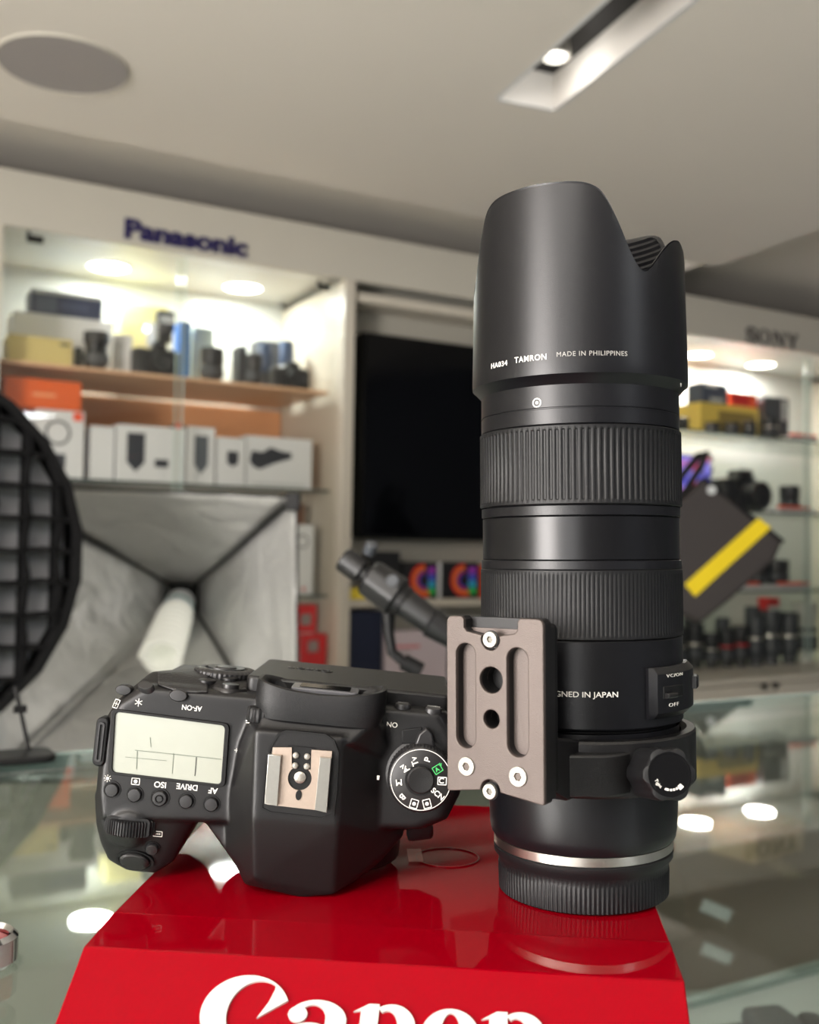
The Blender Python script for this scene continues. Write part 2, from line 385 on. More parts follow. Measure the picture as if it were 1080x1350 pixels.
# downlights inside the cabinets
LM = mat('downlight_emit', (255, 250, 240), 0.5, emit=(255, 250, 238), es=9.0)
for i, (s, t) in enumerate(((0.513, 0.48), (1.132, 0.494), (4.029, 0.497), (4.589, 0.512))):
    r = empty('downlight', WM @ Matrix.Translation((s, t, 2.474)))
    tag(r, ('round lit downlight in the left cabinet top, left one', 'round lit downlight in the left cabinet top, right one', 'round lit downlight of the right cabinet partly behind the lens hood', 'round lit downlight of the right cabinet under the grey lettering')[i], 'downlight')
    obj('rim', MB().lathe([(0.098, 0), (0.098, -0.006), (0.088, -0.008), (0.086, -.003)], 40, cap=False), WHITE, r)
    obj('diffuser', MB().lathe([(0.086, -0.006), (0.086, -0.002)], 40), LM, r)
    l = bpy.data.lights.new('downlight_glow', 'AREA'); l.shape = 'DISK'; l.size = 0.17; l.energy = (4.5, 4.5, 8.5, 8.5)[i]; l.color = (0.93, 1.0, 0.98) if i < 2 else (1, .97, .93)
    lo = bpy.data.objects.new('downlight_glow', l); COL.objects.link(lo); lo.parent = r; lo.location = (0, 0, -0.012)
# shop lettering on the cornice
def cornice_text(s, px0, px1, pyc, bold, m, lb, hpx):
    s0, z0 = on_w(px0, pyc[0], 0); s1, z1 = on_w(px1, pyc[1], 0)
    zz = (z0 + z1) / 2
    M = WM @ Matrix.Translation(((s0 + s1) / 2, -0.006, zz)) @ RX90
    o = text(s, hpx, m, None, M, 0.005, bold, 'wall_lettering', width=s1 - s0)
    tag(o, lb, 'sign'); return o
cornice_text('Panasonic', 163, 325, (304, 327), 0.004, mat('navy_letters', (36, 30, 84), 0.4), 'dark blue bold letters reading Panasonic on the white cornice', 0.105)
# serif S O N Y built from outlines
def serif_letters(M, m):
    L = []
    H = 1.0
    def rc(x0, x1, y0, y1): return [(x0, y0), (x1, y0), (x1, y1), (x0, y1)]
    # S as slab-serifed ribbon
    pts = []
    for i in range(25):
        a = 0.2 + (PI * 1.5 - 0.2) * i / 24; pts.append((0.42 + 0.30 * math.cos(a), 0.735 + 0.22 * math.sin(a)))
    for i in range(1, 25):
        a = PI / 2 - (PI * 1.5 - 0.2) * i / 24; pts.append((0.42 + 0.32 * math.cos(a), 0.275 + 0.24 * math.sin(a)))
    wdt = []
    n = len(pts); left = []; right = []
    for i, p in enumerate(pts):
        a = Vector(pts[max(i - 1, 0)]); b = Vector(pts[min(i + 1, n - 1)]); d = (b - a).normalized(); nn = Vector((-d.y, d.x))
        ww = 0.05 + 0.07 * math.sin(PI * i / (n - 1)) ** 2
        left.append((p[0] + nn.x * ww, p[1] + nn.y * ww)); right.append((p[0] - nn.x * ww, p[1] - nn.y * ww))
    L.append([left + right[::-1]]); L.append([rc(0.68, 0.76, 0.66, 0.98)]); L.append([rc(0.06, 0.14, 0.02, 0.36)])
    x = 0.95; L.append([ell(x + .5, .5, .5, .52, 40), ell(x + .5, .5, .29, .44, 40)[::-1]])
    x = 2.15; L.append([[(x, 0), (x + .28, 0), (x + .28, .07), (x + .18, .07), (x + .18, .78), (x + .78, 0), (x + .88, 0), (x + .88, .93), (x + .98, .93), (x + .98, 1), (x + .70, 1), (x + .70, .93), (x + .80, .93), (x + .80, .30), (x + .28, 1), (x, 1), (x, .93), (x + .10, .93), (x + .10, .07), (x, .07)]])
    x = 3.25; L.append([[(x + .32, 0), (x + .68, 0), (x + .68, .07), (x + .60, .07), (x + .60, .42), (x + .93, .93), (x + 1.0, .93), (x + 1.0, 1), (x + .66, 1), (x + .66, .93), (x + .78, .93), (x + .54, .53), (x + .30, .93), (x + .40, .93), (x + .40, 1), (x, 1), (x, .93), (x + .08, .93), (x + .40, .42), (x + .40, .07), (x + .32, .07)]])
    return L
s0, z0 = on_w(983, 442, 0); s1, z1 = on_w(1052, 452, 0)
k = (s1 - s0) / 4.25
root = empty('wall_lettering', WM @ Matrix.Translation((s0, -0.004, z0 - 0.035))); tag(root, 'grey serif letters reading SONY on the white cornice', 'sign')
gm = mat('grey_letters', (84, 80, 80), 0.4)
for i, lp in enumerate(serif_letters(None, None)):
    shape2d([[(x * k, y * 0.085) for x, y in l] for l in lp], 0.008, gm, root, RX90.copy(), 'letter')
# ================================================================ WALL ITEMS
def wthing(name, s, t, z, label, cat, group=None, rz=0):
    r = empty(name, WM @ T(s, t, z, rz)); tag(r, label, cat, group); return r
def wspan(px0, px1, pyt, z, t):
    ym = (pyt) ; s0, zt = on_w(px0, pyt, t); s1, zt2 = on_w(px1, pyt, t); return s0, s1, (zt + zt2) / 2
BOXN = [0]
def wbx(px0, px1, pyt, z, t, depth, m, label, group=None, name='cardboard_box', panels=(), lidm=None):
    """box on a shelf; panels: (x0,x1,z0,z1 fractions, material, kind)"""
    s0, s1, zt = wspan(px0, px1, pyt, z, t); W = s1 - s0; H = max(zt - z, 0.02)
    r = wthing(name, (s0 + s1) / 2, t, z, label, 'box', group)
    obj('carton', MB().box(-W / 2, W / 2, 0, depth, 0.0005, H), m, r, bevel=.002)
    for (a, b, c, d, pm, kind) in panels:
        x0, x1, y0, y1 = -W / 2 + a * W, -W / 2 + b * W, c * H, d * H
        if kind == 'rect': obj('print_panel', MB().box(x0, x1, -.0015, -.0002, y0, y1), pm, r)
        elif kind == 'ring':
            rr = min(x1 - x0, y1 - y0) / 2
            shape2d([ell(0, 0, rr, rr), ell(0, 0, rr * .82, rr * .82)[::-1]], .001, pm, r, Matrix.Translation(((x0 + x1) / 2, -.001, (y0 + y1) / 2)) @ RX90, 'print_ring')
        elif kind == 'disc':
            rr = min(x1 - x0, y1 - y0) / 2
            shape2d([ell(0, 0, rr, rr)], .001, pm, r, Matrix.Translation(((x0 + x1) / 2, -.0015, (y0 + y1) / 2)) @ RX90, 'print_disc')
        elif kind == 'device':
            w2 = x1 - x0; h2 = y1 - y0
            shape2d([[(0, h2), (0, .25 * h2), (.5 * w2, 0), (w2, .25 * h2), (w2, h2)]], .001, pm, r, Matrix.Translation((x0, -.001, y0)) @ RX90, 'print_device')
        elif kind == 'drone':
            w2 = x1 - x0; h2 = y1 - y0
            shape2d([[(0, .35 * h2), (.1 * w2, .1 * h2), (.25 * w2, 0), (.6 * w2, .3 * h2), (w2, .55 * h2), (w2, .8 * h2), (.75 * w2, .85 * h2), (.5 * w2, 1.0 * h2), (.3 * w2, .75 * h2), (.05 * w2, .8 * h2)]], .001, pm, r, Matrix.Translation((x0, -.001, y0)) @ RX90, 'print_device')
    return r
BLUEB = mat('dark_blue_card', (52, 62, 92), 0.5); BEIGE = mat('beige_card', (214, 196, 128), 0.5); YEL = mat('yellow_card', (240, 214, 60), 0.5)
ORG = mat('orange_card', (232, 96, 12), 0.45); GREYC = mat('pale_grey_card', (196, 200, 200), 0.5); BLU = mat('blue_card', (40, 110, 205), 0.45)
DGREY = mat('dark_grey_card', (58, 60, 66), 0.5); REDC = mat('red_card', (205, 28, 30), 0.45); ORR = mat('orange_red_card', (255, 92, 50), 0.5)
NAVY = mat('navy_card', (24, 32, 56), 0.5); PINKW = mat('pinkish_white_card', (214, 200, 206), 0.5)
zs1, zs2, zs3, zs4 = 1.957, 1.517, 1.058, 0.745
GL = 'boxes in the left cabinet'
wbx(12, 96, 444, zs1, .14, .16, BEIGE, 'beige carton lying at the left end of the upper shelf', GL, panels=((.8, .95, .75, .85, DGREY, 'rect'),))
wb = wbx(18, 150, 417, zs1, .36, .2, WHITE, 'long white carton behind the beige one on the upper shelf', GL)
s0, zt = on_w(18, 417, .34)
zt = sum(wspan(18, 150, 417, zs1, .36)[2:3])
wbx(42, 136, 386, zt, .37, .15, BLUEB, 'dark blue printed carton stacked on the long white carton', GL, panels=((.05, .35, .1, .8, mat('slate', (88, 98, 120), .5), 'rect'), (.4, .8, .3, .6, mat('slate2', (70, 80, 112), .5), 'rect'), (.02, .98, .84, .95, GREYC, 'rect')))
wbx(160, 222, 402, zs1, .5, .15, mat('pale_yellow_card', (238, 228, 160), .5), 'pale yellow carton behind the black camera with the flash', GL, panels=((.55, .9, .5, .8, GREYC, 'rect'),))
wbx(152, 175, 441, zs1, .27, .06, WHITE, 'white upright carton between the black lens and the camera with flash', GL, panels=((.1, .5, .1, .8, GREYC, 'rect'),))
wbx(238, 252, 424, zs1, .34, .1, BLU, 'narrow blue carton right behind the camera with the flash', GL)
wbx(256, 282, 432, zs1, .4, .1, mat('pale_teal_card', (190, 210, 208), .5), 'pale teal carton behind the single black lens', GL)
wbx(316, 326, 456, zs1, .26, .1, DGREY, 'narrow dark grey carton right of the single black lens', GL)
wbx(340, 372, 450, zs1, .56, .1, DGREY, 'dark grey carton behind the small camera at the right end of the upper shelf', GL)
# middle shelf
PANEL = mat('print_dark', (50, 52, 58), .5)
wbx(48, 112, 541, zs2, .14, .14, WHITE, 'white carton printed with a ring light, under the orange one', GL, panels=((.18, .72, .42, .92, PANEL, 'ring'), (.3, .62, .1, .36, PANEL, 'device'), (.76, .95, .86, .98, ORR, 'rect')))
zt = wspan(48, 112, 541, zs2, .14)[2] + .001
wbx(6, 108, 500, zt, .135, .15, ORG, 'flat orange carton stacked on the ring light carton', GL, panels=((.36, .66, .42, .52, mat('pale_orange', (246, 170, 120), .5), 'rect'),))
wbx(2, 46, 545, zs2, .16, .14, WHITE, 'white carton at the left end, mostly behind the round black grid', GL)
wbx(120, 151, 562, zs2, .16, .14, WHITE, 'narrow white carton right of the ring light carton', GL)
wbx(155, 245, 562, zs2, .14, .1, WHITE, 'wide white carton printed with a black device and a red band', GL, panels=((.14, .40, .18, .86, PANEL, 'device'), (.16, .38, .40, .50, REDC, 'rect'), (.55, .75, .28, .42, PANEL, 'rect')))
wbx(248, 284, 563, zs2, .13, .1, WHITE, 'white carton printed with one upright grey device', GL, panels=((.25, .75, .18, .85, mat('print_grey', (92, 98, 104), .5), 'device'),))
wbx(287, 324, 577, zs2, .13, .1, WHITE, 'small white carton printed with a little dark gadget', GL, panels=((.35, .75, .4, .72, PANEL, 'device'),))
wbx(325, 412, 577, zs2, .14, .1, WHITE, 'white carton printed with a slanted dark gadget, right end', GL, panels=((.05, .68, .36, .8, PANEL, 'drone'), (.1, .9, .06, .1, GREYC, 'rect')))
# small clamp on the cartons
s0, zt = on_w(250, 560, .17)
zz = wspan(155, 245, 562, zs2, .14)[2]
r = wthing('mini_tripod', on_w(236, 560, .17)[0], .19, zz, 'tiny black and red clamp lying on the wide white carton', 'clamp')
obj('arm', MB().tube([(-.03, 0, .008), (.0, 0, .016), (.03, 0, .010), (.055, 0, .008)], .007), DARK, r); obj('knob', MB().cyl((0, 0, .012), (0, -1, 0), .013, .02, 16, ch=.002), ORR, r)
# lower shelf and red boxes seen right of the softbox
wbx(393, 414, 692, zs3, .14, .06, WHITE, 'white hanging pack with a black ring print, right of the softbox', GL, panels=((-.1, .7, .62, .9, DARK, 'ring'), (.3, .5, .05, .1, REDC, 'rect')))
wbx(389, 402, 664, zs3 , .26, .06, mat('brown_card', (120, 84, 62), .5), 'narrow brown carton behind the hanging pack', GL)
wbx(390, 418, 797, zs4, .16, .07, REDC, 'tall red carton with a silver square, beside the softbox', 'red cartons with silver squares', panels=((.25, .72, .66, .84, STEEL, 'rect'), (.2, .8, .5, .54, WHITE, 'rect')))
wbx(398, 431, 836, zs4, .10, .05, REDC, 'shorter red carton with a silver square, in front of the tall one', 'red cartons with silver squares', panels=((.25, .65, .45, .8, STEEL, 'rect'),))
# niche
r = wthing('television', (1.57 + 3.2) / 2, 0.12, 1.31, 'large black switched off television mounted in the wall niche', 'television')
obj('casing', MB().box(-.815, .815, -.02, .079, 0.0, .935), DARK, r, bevel=.004)
obj('screen', MB().box(-.806, .806, -.0235, -.0202, .014, .926), mat('tv_glass', (3, 4, 7), 0.09, spec=.3), r)
zn = 1.038
RB = [((230, 60, 50), 1.0), ((240, 140, 40), .8), ((200, 50, 120), .6), ((90, 70, 200), .42)]
for i, (a, b) in enumerate(((533, 577), (583, 631))):
    r = wbx(a, b, 741, zn, .05, .08, mat('black_card', (26, 27, 30), .5), ('left black carton with rainbow rings below the television', 'right black carton with rainbow rings, next to the lens')[i], 'rainbow ring cartons below the television')
    s0, s1, zt = wspan(a, b, 741, zn, .05); W = s1 - s0; H = zt - zn
    for k, (c, q) in enumerate(RB):
        rr = H * .46 * q
        shape2d([ell(0, 0, rr, rr, 24, PI * .5, PI * 1.62) + ell(0, 0, rr * .8, rr * .8, 24, PI * .5, PI * 1.62)[::-1]], .0012, mat('rainbow_%d' % k, c, .4), r, Matrix.Translation((W * .12, -.001, H * .5)) @ RX90, 'print_arc')
    for k, c in enumerate(((60, 190, 90), (50, 170, 210), (80, 90, 210), (170, 60, 190))):
        obj('print_panel', MB().box(W * .22, W * .44, -.0014, -.0002, H * (.12 + .19 * k), H * (.29 + .19 * k)), mat('rainbow_bar_%d' % k, c, .4), r)
wbx(578.5, 582.2, 741, zn, .052, .07, WHITE, 'narrow white carton between the two rainbow cartons', None)
wbx(636, 660, 745, zn, .05, .08, ORR, 'orange red carton right of the rainbow cartons, by the lens', None)
wbx(490, 528, 727, zn, .04, .09, mat('black_card', (26, 27, 30), .5), 'plain black carton left of the rainbow cartons', None)
wbx(458, 489, 776, zn, .03, .1, YEL, 'low yellow carton at the left end of the niche shelf', None)
zb = 0.638
wbx(457, 505, 806, zb, .04, .12, NAVY, 'tall navy carton in the lower niche compartment', None)
wbx(508, 590, 832, zb, .04, .12, PINKW, 'pinkish white carton with faint red print beside the navy one', None, panels=((.15, .55, .7, .76, mat('print_pink', (214, 130, 140), .5), 'rect'), (.15, .4, .62, .65, GREYINK, 'rect')))
wbx(595, 660, 815, zb, .05, .12, WHITE, 'white carton in the lower niche compartment behind the lens', None)
# small product models
ITEM = mat('item_black', (30, 31, 34), .4, bump=.1, scale=500); ITEMG = mat('item_graphite', (62, 65, 70), .4)
def lens_item(px, pyt, z, t, rpx, label, group=None, m=ITEM, hood=False, ring=None, cat='lens'):
    s, zt = on_w(px, pyt, t); s2, _ = on_w(px + rpx, pyt, t); r_ = s2 - s; H = zt - z
    r = wthing('camera_lens', s, t + r_, z, label, cat, group)
    if hood: pr = [(r_ * .72, 0.0005), (r_ * .72, H * .12), (r_ * .84, H * .16), (r_ * .84, H * .55), (r_ * .78, H * .57), (r_ * .86, H * .72), (r_, H * .75), (r_, H), (r_ * .9, H), (r_ * .86, H * .8)]
    else: pr = [(r_ * .78, 0.0005), (r_ * .78, H * .1), (r_ * .94, H * .16), (r_ * .94, H * .5), (r_ * .9, H * .52), (r_, H * .6), (r_, H * .97), (r_ * .92, H), (r_ * .8, H * .97)]
    obj('barrel', MB().lathe(pr, 28), m, r, ang=25)
    obj('grip_ring', MB().lathe([(r_ * .95, H * .2), (r_ * .99, H * .22), (r_ * .99, H * .42), (r_ * .95, H * .44)], 56, cap=False, rmod=lambda q, zz, i, j: q * (1.03 if (i % 2 and 0 < j < 3) else 1)), ITEMG, r)
    obj('front_glass', MB().lathe([(0.001, H * .93), (r_ * .82, H * .9), (r_ * .82, H * .88), (.001, H * .9)], 24), GLOSSB, r)
    if ring: obj('colour_ring', MB().lathe([(r_ * .955, H * .51), (r_ * 1.0, H * .52), (r_ * 1.0, H * .56), (r_ * .95, H * .57)], 28, cap=False), ring, r)
    return r
def cam_item(px0, px1, pyt, z, t, label, group=None, flash=None, txt=None, lr=.3, m=ITEM):
    s0, s1, zt = wspan(px0, px1, pyt, z, t); W = s1 - s0; H = zt - z; D = W * .42
    r = wthing('display_camera', (s0 + s1) / 2, t + D * 1.1, z, label, 'camera', group)
    body = MB().prism([(p[0], p[1]) for p in [(-W * .5, 0), (-W * .46, -D * .5), (-W * .22, -D * .55), (-W * .2, -D * .3), (W * .44, -D * .3), (W * .5, -D * .1), (W * .48, D * .3), (-W * .46, D * .3)]], 0.0005, H * .76)
    obj('body', body, m, r, bevel=W * .03)
    pr = [(-.17 * W, 0), (.17 * W, 0), (.12 * W, .24 * H), (-.12 * W, .24 * H)]
    obj('viewfinder_hump', MB().prism(pr, -D * .3, D * .36, Matrix.Translation((W * .05, 0, H * .76)) @ RX90), m, r, bevel=W * .02)
    q = T(W * .05, -D * .28, H * .38, 0, PI / 2)
    R = H * lr
    obj('lens', MB().lathe([(R * 1.02, 0), (R * 1.02, D * .15), (R * .95, D * .18), (R * .95, D * .5), (R, D * .55), (R, D * .78), (R * .88, D * .8), (R * .8, D * .7), (R * .3, D * .62)], 32, q), m, r, ang=25)
    obj('mode_dial', MB().cyl((W * .32, 0, H * .76), (0, 0, 1), W * .07, H * .07, 20, ch=.001), ITEMG, r)
    obj('shutter_button', MB().cyl((-W * .36, -D * .3, H * .76), (0, 0, 1), W * .04, H * .04, 16), STEEL, r)
    if flash:
        _, zf = on_w((px0 + px1) / 2, flash, t); h = zf - z
        f = MB().box(-.12 * W, .16 * W, -.12 * W, .12 * W, H * 1.0, H + (h - H) * .35).prism([(-.14 * W, -.14 * W), (.2 * W, -.14 * W), (.2 * W, .12 * W), (-.14 * W, .12 * W)], H + (h - H) * .35, h)
        obj('flash_head', f, m, r, Matrix.Translation((W * .14, 0, 0)), bevel=W * .015)
        obj('flash_window', MB().box(0.03 * W, .3 * W, -.155 * W, -.142 * W, H + (h - H) * .6, H + (h - H) * .85), mat('flash_white', (200, 205, 210), .3), r)
    if txt: text(txt, H * .11, GREYINK, r, Matrix.Translation((W * .05, -D * .32, H * .84)) @ RX90, .0005, 0.0, 'lettering')
    return r
G1 = 'black lenses in the left cabinet'
lens_item(131, 436, zs1, .15, 17, 'tall black lens right of the beige carton', G1, hood=True)
lens_item(105, 458, zs1, .24, 6, 'small slate lens between the beige carton and the tall black lens', G1, m=ITEMG)
cam_item(181, 246, 446, zs1, .11, 'black camera with a tall flash on the upper shelf', None, flash=404, txt='LUMIX')
lens_item(285, 457, zs1, .15, 15, 'single black lens in the middle of the right pane of the upper shelf', G1)
lens_item(339, 466, zs1, .16, 10, 'black lens left of the small camera at the shelf end', G1)
lens_item(354, 452, zs1, .34, 9, 'slate blue lens standing behind the small camera', G1, m=mat('slate_blue', (60, 78, 110), .35))
lens_item(382, 449, zs1, .38, 9, 'pale banded lens above the small camera at the shelf end', G1, m=mat('slate_blue', (60, 78, 110), .35), ring=WHITE)
cam_item(366, 418, 474, zs1, .12, 'small black camera at the right end of the upper shelf', None, txt='LUMIX', lr=.34)
# ---- right cabinet
z1_, z2_, z3_ = 1.945, 1.515, 1.063
GR = 'boxes in the right cabinet'
wbx(924, 1000, 534, z1_, .24, .2, mat('ochre_card', (236, 206, 92), .5), 'yellow carton on the top shelf of the right cabinet', GR, panels=((.3, .95, .1, .8, mat('ochre_dark', (150, 128, 60), .5), 'rect'),))
zt = wspan(924, 1000, 534, z1_, .24)[2]
wbx(926, 960, 506, zt, .26, .12, mat('slate_card', (70, 80, 98), .5), 'slate blue carton stacked on the yellow carton', GR, panels=((.1, .6, .8, .95, WHITE, 'rect'), (.3, .8, .1, .3, GREYC, 'rect')))
wbx(962, 998, 518, zt, .28, .1, ORR, 'orange red carton stacked on the yellow carton', GR, panels=((.1, .7, .2, .8, REDC, 'rect'),))
wbx(1008, 1040, 524, z1_, .26, .12, mat('slate_dark', (66, 70, 76), .5), 'upright dark grey carton right of the yellow one', GR, panels=((.7, .9, .5, .95, GREYC, 'rect'),))
G2 = 'small lenses on the top shelf of the right cabinet'
for k, (px, py, rp, lb) in enumerate(((905, 550, 10, 'low black lens at the left end of the right cabinet shelf'), (946, 556, 8, 'small lens with a silver ring before the yellow carton, left'), (972, 557, 8, 'small lens with a silver ring before the yellow carton, middle'), (995, 555, 7, 'small lens with a silver ring before the yellow carton, right'), (1024, 550, 9, 'small lens with a silver ring before the upright grey carton'))):
    lens_item(px, py, z1_, .10, rp - 1, lb, G2, ring=STEEL)
def plinth(px0, px1, z, t, lb, tags=(), h=.022):
    s0, _ = on_w(px0, 700, t); s1, _ = on_w(px1, 700, t)
    r = wthing('display_plinth', (s0 + s1) / 2, t, z, lb, 'display stand', 'white display plinths')
    obj('plinth', MB().box(-(s1 - s0) / 2, (s1 - s0) / 2, 0, .1, .0005, h), WHITE, r, bevel=.002)
    for a, b in tags:
        x0 = -(s1 - s0) / 2 + a * (s1 - s0); x1 = -(s1 - s0) / 2 + b * (s1 - s0)
        obj('price_tag', MB().box(x0, x1, -.004, .03, h, h + .018), ORR, r, bevel=.001)
    return r
plinth(1042, 1078, z1_, .1, 'white plinth with orange price tags on the top shelf', ((.1, .95),))
plinth(1030, 1078, z2_, .085, 'white plinth with orange price tags on the middle shelf', ((0, .8),))
plinth(962, 1070, z3_, .1, 'long white plinth with orange price tags on the lower shelf', ((.14, .35), (.62, .78), (.8, .98)), .03)
cam_item(972, 1034, 617, z2_, .18, 'black camera alone on the middle shelf of the right cabinet', None, lr=.32)
lens_item(1052, 640, z2_, .22, 9, 'black lens right of the camera on the middle shelf', None)
lens_item(1009, 742, z3_ + .03, .16, 9, 'black lens on the long plinth, left', 'lenses on the long plinth'); lens_item(1037, 738, z3_ + .03, .12, 11, 'wide black lens on the long plinth, right', 'lenses on the long plinth')
# blue violet screen
s0, s1, zt = wspan(880, 948, 598, z2_, .14)
r = wthing('small_monitor', (s0 + s1) / 2, .2, z2_, 'small lit monitor showing blue, violet and pink, behind the yellow striped bag', 'monitor')
W = s1 - s0; H = zt - z2_
obj('casing', MB().box(-W / 2, W / 2, 0, .02, .0005, H), DARK, r, bevel=.003)
sm = bpy.data.materials.new('blue_screen'); sm.use_nodes = True; nt = sm.node_tree; b = nt.nodes['Principled BSDF']
nz = nt.nodes.new('ShaderNodeTexNoise'); nz.inputs['Scale'].default_value = 9; cr = nt.nodes.new('ShaderNodeValToRGB')
tc = nt.nodes.new('ShaderNodeTexCoord'); nt.links.new(tc.outputs['Object'], nz.inputs['Vector']); nt.links.new(nz.outputs['Fac'], cr.inputs[0])
e = cr.color_ramp.elements; e[0].position = .3; e[0].color = lin((60, 60, 190)); e[1].position = .72; e[1].color = lin((230, 40, 200))
x = cr.color_ramp.elements.new(.5); x.color = lin((150, 140, 240)); x = cr.color_ramp.elements.new(.62); x.color = lin((210, 80, 90))
nt.links.new(cr.outputs[0], b.inputs['Emission Color']); b.inputs['Emission Strength'].default_value = .8; b.inputs['Base Color'].default_value = (0.01, 0.01, 0.02, 1)
obj('screen', MB().box(-W / 2 + .008, W / 2 - .008, -.002, -.0005, .01, H - .008), sm, r)
# row of lenses on the base cabinet
row = [(905, 828, 8), (925, 822, 9), (947, 836, 8.5), (966, 830, 7.5), (985, 826, 8), (1005, 812, 8), (1028, 806, 10), (1050, 808, 8)]
names = ['first tall black lens beside the big lens barrel, low row', 'second tall black lens of the low row', 'third, shorter black lens of the low row', 'fourth black lens of the low row with a red ring', 'fifth black lens of the low row', 'sixth, taller grey lens of the low row', 'seventh, widest dark grey lens of the low row', 'eighth grey lens, next to the white telephoto']
for i, (px, py, rp) in enumerate(row):
    lens_item(px, py, .638, .08, rp, names[i], 'row of upright lenses on the base cabinet', m=ITEM if i < 5 else ITEMG, hood=i % 2 == 0, ring=(REDC if i in (3, 4) else STEEL))
wl = lens_item(1074, 795, .638, .1, 11, 'white telephoto lens with black bands at the right edge', 'row of upright lenses on the base cabinet', m=mat('white_lens', (205, 205, 196), .4), ring=DARK, hood=True)
for i, (px, py, rp) in enumerate(((918, 812, 8), (960, 815, 8), (1000, 800, 8))):
    lens_item(px, py, .638, .34, rp - 1, ('back row black lens behind the first two of the low row', 'back row black lens behind the third and fourth of the low row', 'back row black lens under the red cube')[i], 'row of upright lenses on the base cabinet', m=ITEMG)
wbx(1012, 1028, 788, .638, .55, .08, REDC, 'red topped upright carton behind the low row of lenses', GR, panels=((0.02, .98, .02, .85, GREYC, 'rect'),))
# ================================================================ GLASS COUNTER
CM = Matrix((WD, WN, Vector((0, 0, 1)))).transposed().to_4x4(); CM.translation = WN * 0.93
CI = CM.inverted()
r = empty('glass_counter', CM @ Matrix.Translation((0, 0, 0))); tag(r, 'glass topped showcase counter carrying the red display stand', 'counter')
obj('glass_top', MB().box(-1.6, 1.9, -1.25, 0, 1.06, 1.07), GLASS_TOP, r, bevel=.0015)
obj('top_edge', MB().box(-1.6, 1.9, 0.0005, 0.006, 1.058, 1.071), mat('glass_edge_grey', (150, 165, 160), .2), r)
obj('far_panel', MB().box(-1.6, 1.9, -.020, -.012, 0.72, 1.058), glass_mat('panel_glass', (236, 242, 238), 1.5), r)
CBASE = mat('counter_base', (204, 210, 204), .4, var=.03, scale=6)
obj('base', MB().box(-1.6, 1.9, -1.24, -.0, 0.0, 0.70), CBASE, r, bevel=.004)
obj('showcase_floor', MB().box(-1.6, 1.9, -1.24, -.0, 0.7005, 0.72), CBASE, r, bevel=.002)
obj('floor_edge', MB().box(-1.6, 1.9, -.032, -.0205, 0.7205, 0.728), mat('green_glass_edge', (120, 140, 132), .15), r)
for xx in (-1.5, 1.8): obj('post', MB().box(xx, xx + .012, -.2, -.188, .7205, 1.0595), STEEL, r)
# brown cartons on the aisle floor behind the counter, seen through its glass
BR = mat('brown_carton', (112, 88, 72), .6, var=.05, scale=10)
bl_ = on_y(903, 1200, 3.0); hz = on_y(903, 1158, 3.0).z
br = empty('brown_carton', T(bl_.x, 3.0, 0, .06)); tag(br, 'large brown carton with two white labels on the floor behind the counter, right', 'box')
obj('carton', MB().box(0, .78, 0, .5, 0, hz), BR, br, bevel=.004)
obj('packing_tape', MB().box(0.3, .36, -.001, .501, hz, hz + .001), mat('packing_tape', (160, 136, 104), .3), br)
for px, py in ((945, 1201), (946, 1258)):
    q = br.matrix_world.inverted() @ on_y(px, py, 3.0)
    obj('paper_label', MB().box(-.046, .046, -.002, -.0002, -.018, .018), WHITE, br, T(q.x, 0, q.z, 0, 0, .38), ang=30)
e2 = on_y(999, 1150, 3.12)
bx2 = empty('tan_carton', T(e2.x, 3.13, hz + .0015, math.radians(38))); tag(bx2, 'smaller tan carton turned corner first on top of the large brown one', 'box')
TAN = mat('tan_carton', (206, 176, 138), .6)
h2 = on_y(999, 1100, 3.12).z - hz
obj('carton', MB().box(0, .26, 0, .17, 0, h2), TAN, bx2, bevel=.003); obj('lid_flap', MB().box(.003, .257, .003, .167, h2 + .0002, h2 + .003), mat('tan_carton2', (198, 178, 142), .6), bx2)
# dark camera under the glass bottom right
q = on_y(1018, 1400, .98)
rr = empty('compact_camera', T(q.x, q.y, .7202, .25)); tag(rr, 'dark grey compact camera under the glass at the bottom right corner', 'camera')
dg = mat('charcoal', (70, 72, 74), .4)
obj('body', MB().prism(rrect(-.065, .065, -.03, .03, .015), 0, .085), dg, rr, bevel=.008, seg=3); obj('hump', MB().prism(rrect(-.022, .022, -.025, .022, .008), .085, .102), dg, rr, bevel=.006); obj('dial', MB().lathe([(.012, .085), (.012, .093), (.010, .095)], 24, Matrix.Translation((.042, 0, 0))), ITEM, rr)
# chrome ring lower left on the glass
q = on_z(-24, 1272, 1.07)
rr = empty('chrome_ring', T(q.x, q.y, 1.0702)); tag(rr, 'small chrome and red ring standing on the glass at the left edge', 'ring')
obj('ring', MB().lathe([(.0125, 0), (.0145, .002), (.0145, .0115), (.0125, .0135), (.011, .0115), (.011, .002), (.0125, 0)], 40, cap=False), mat('chrome', (210, 210, 212), .12, 1.0), rr); obj('red_insert', MB().lathe([(.0105, .001), (.0105, .010), (.009, .011)], 32), mat('dark_red', (150, 24, 26), .3), rr)
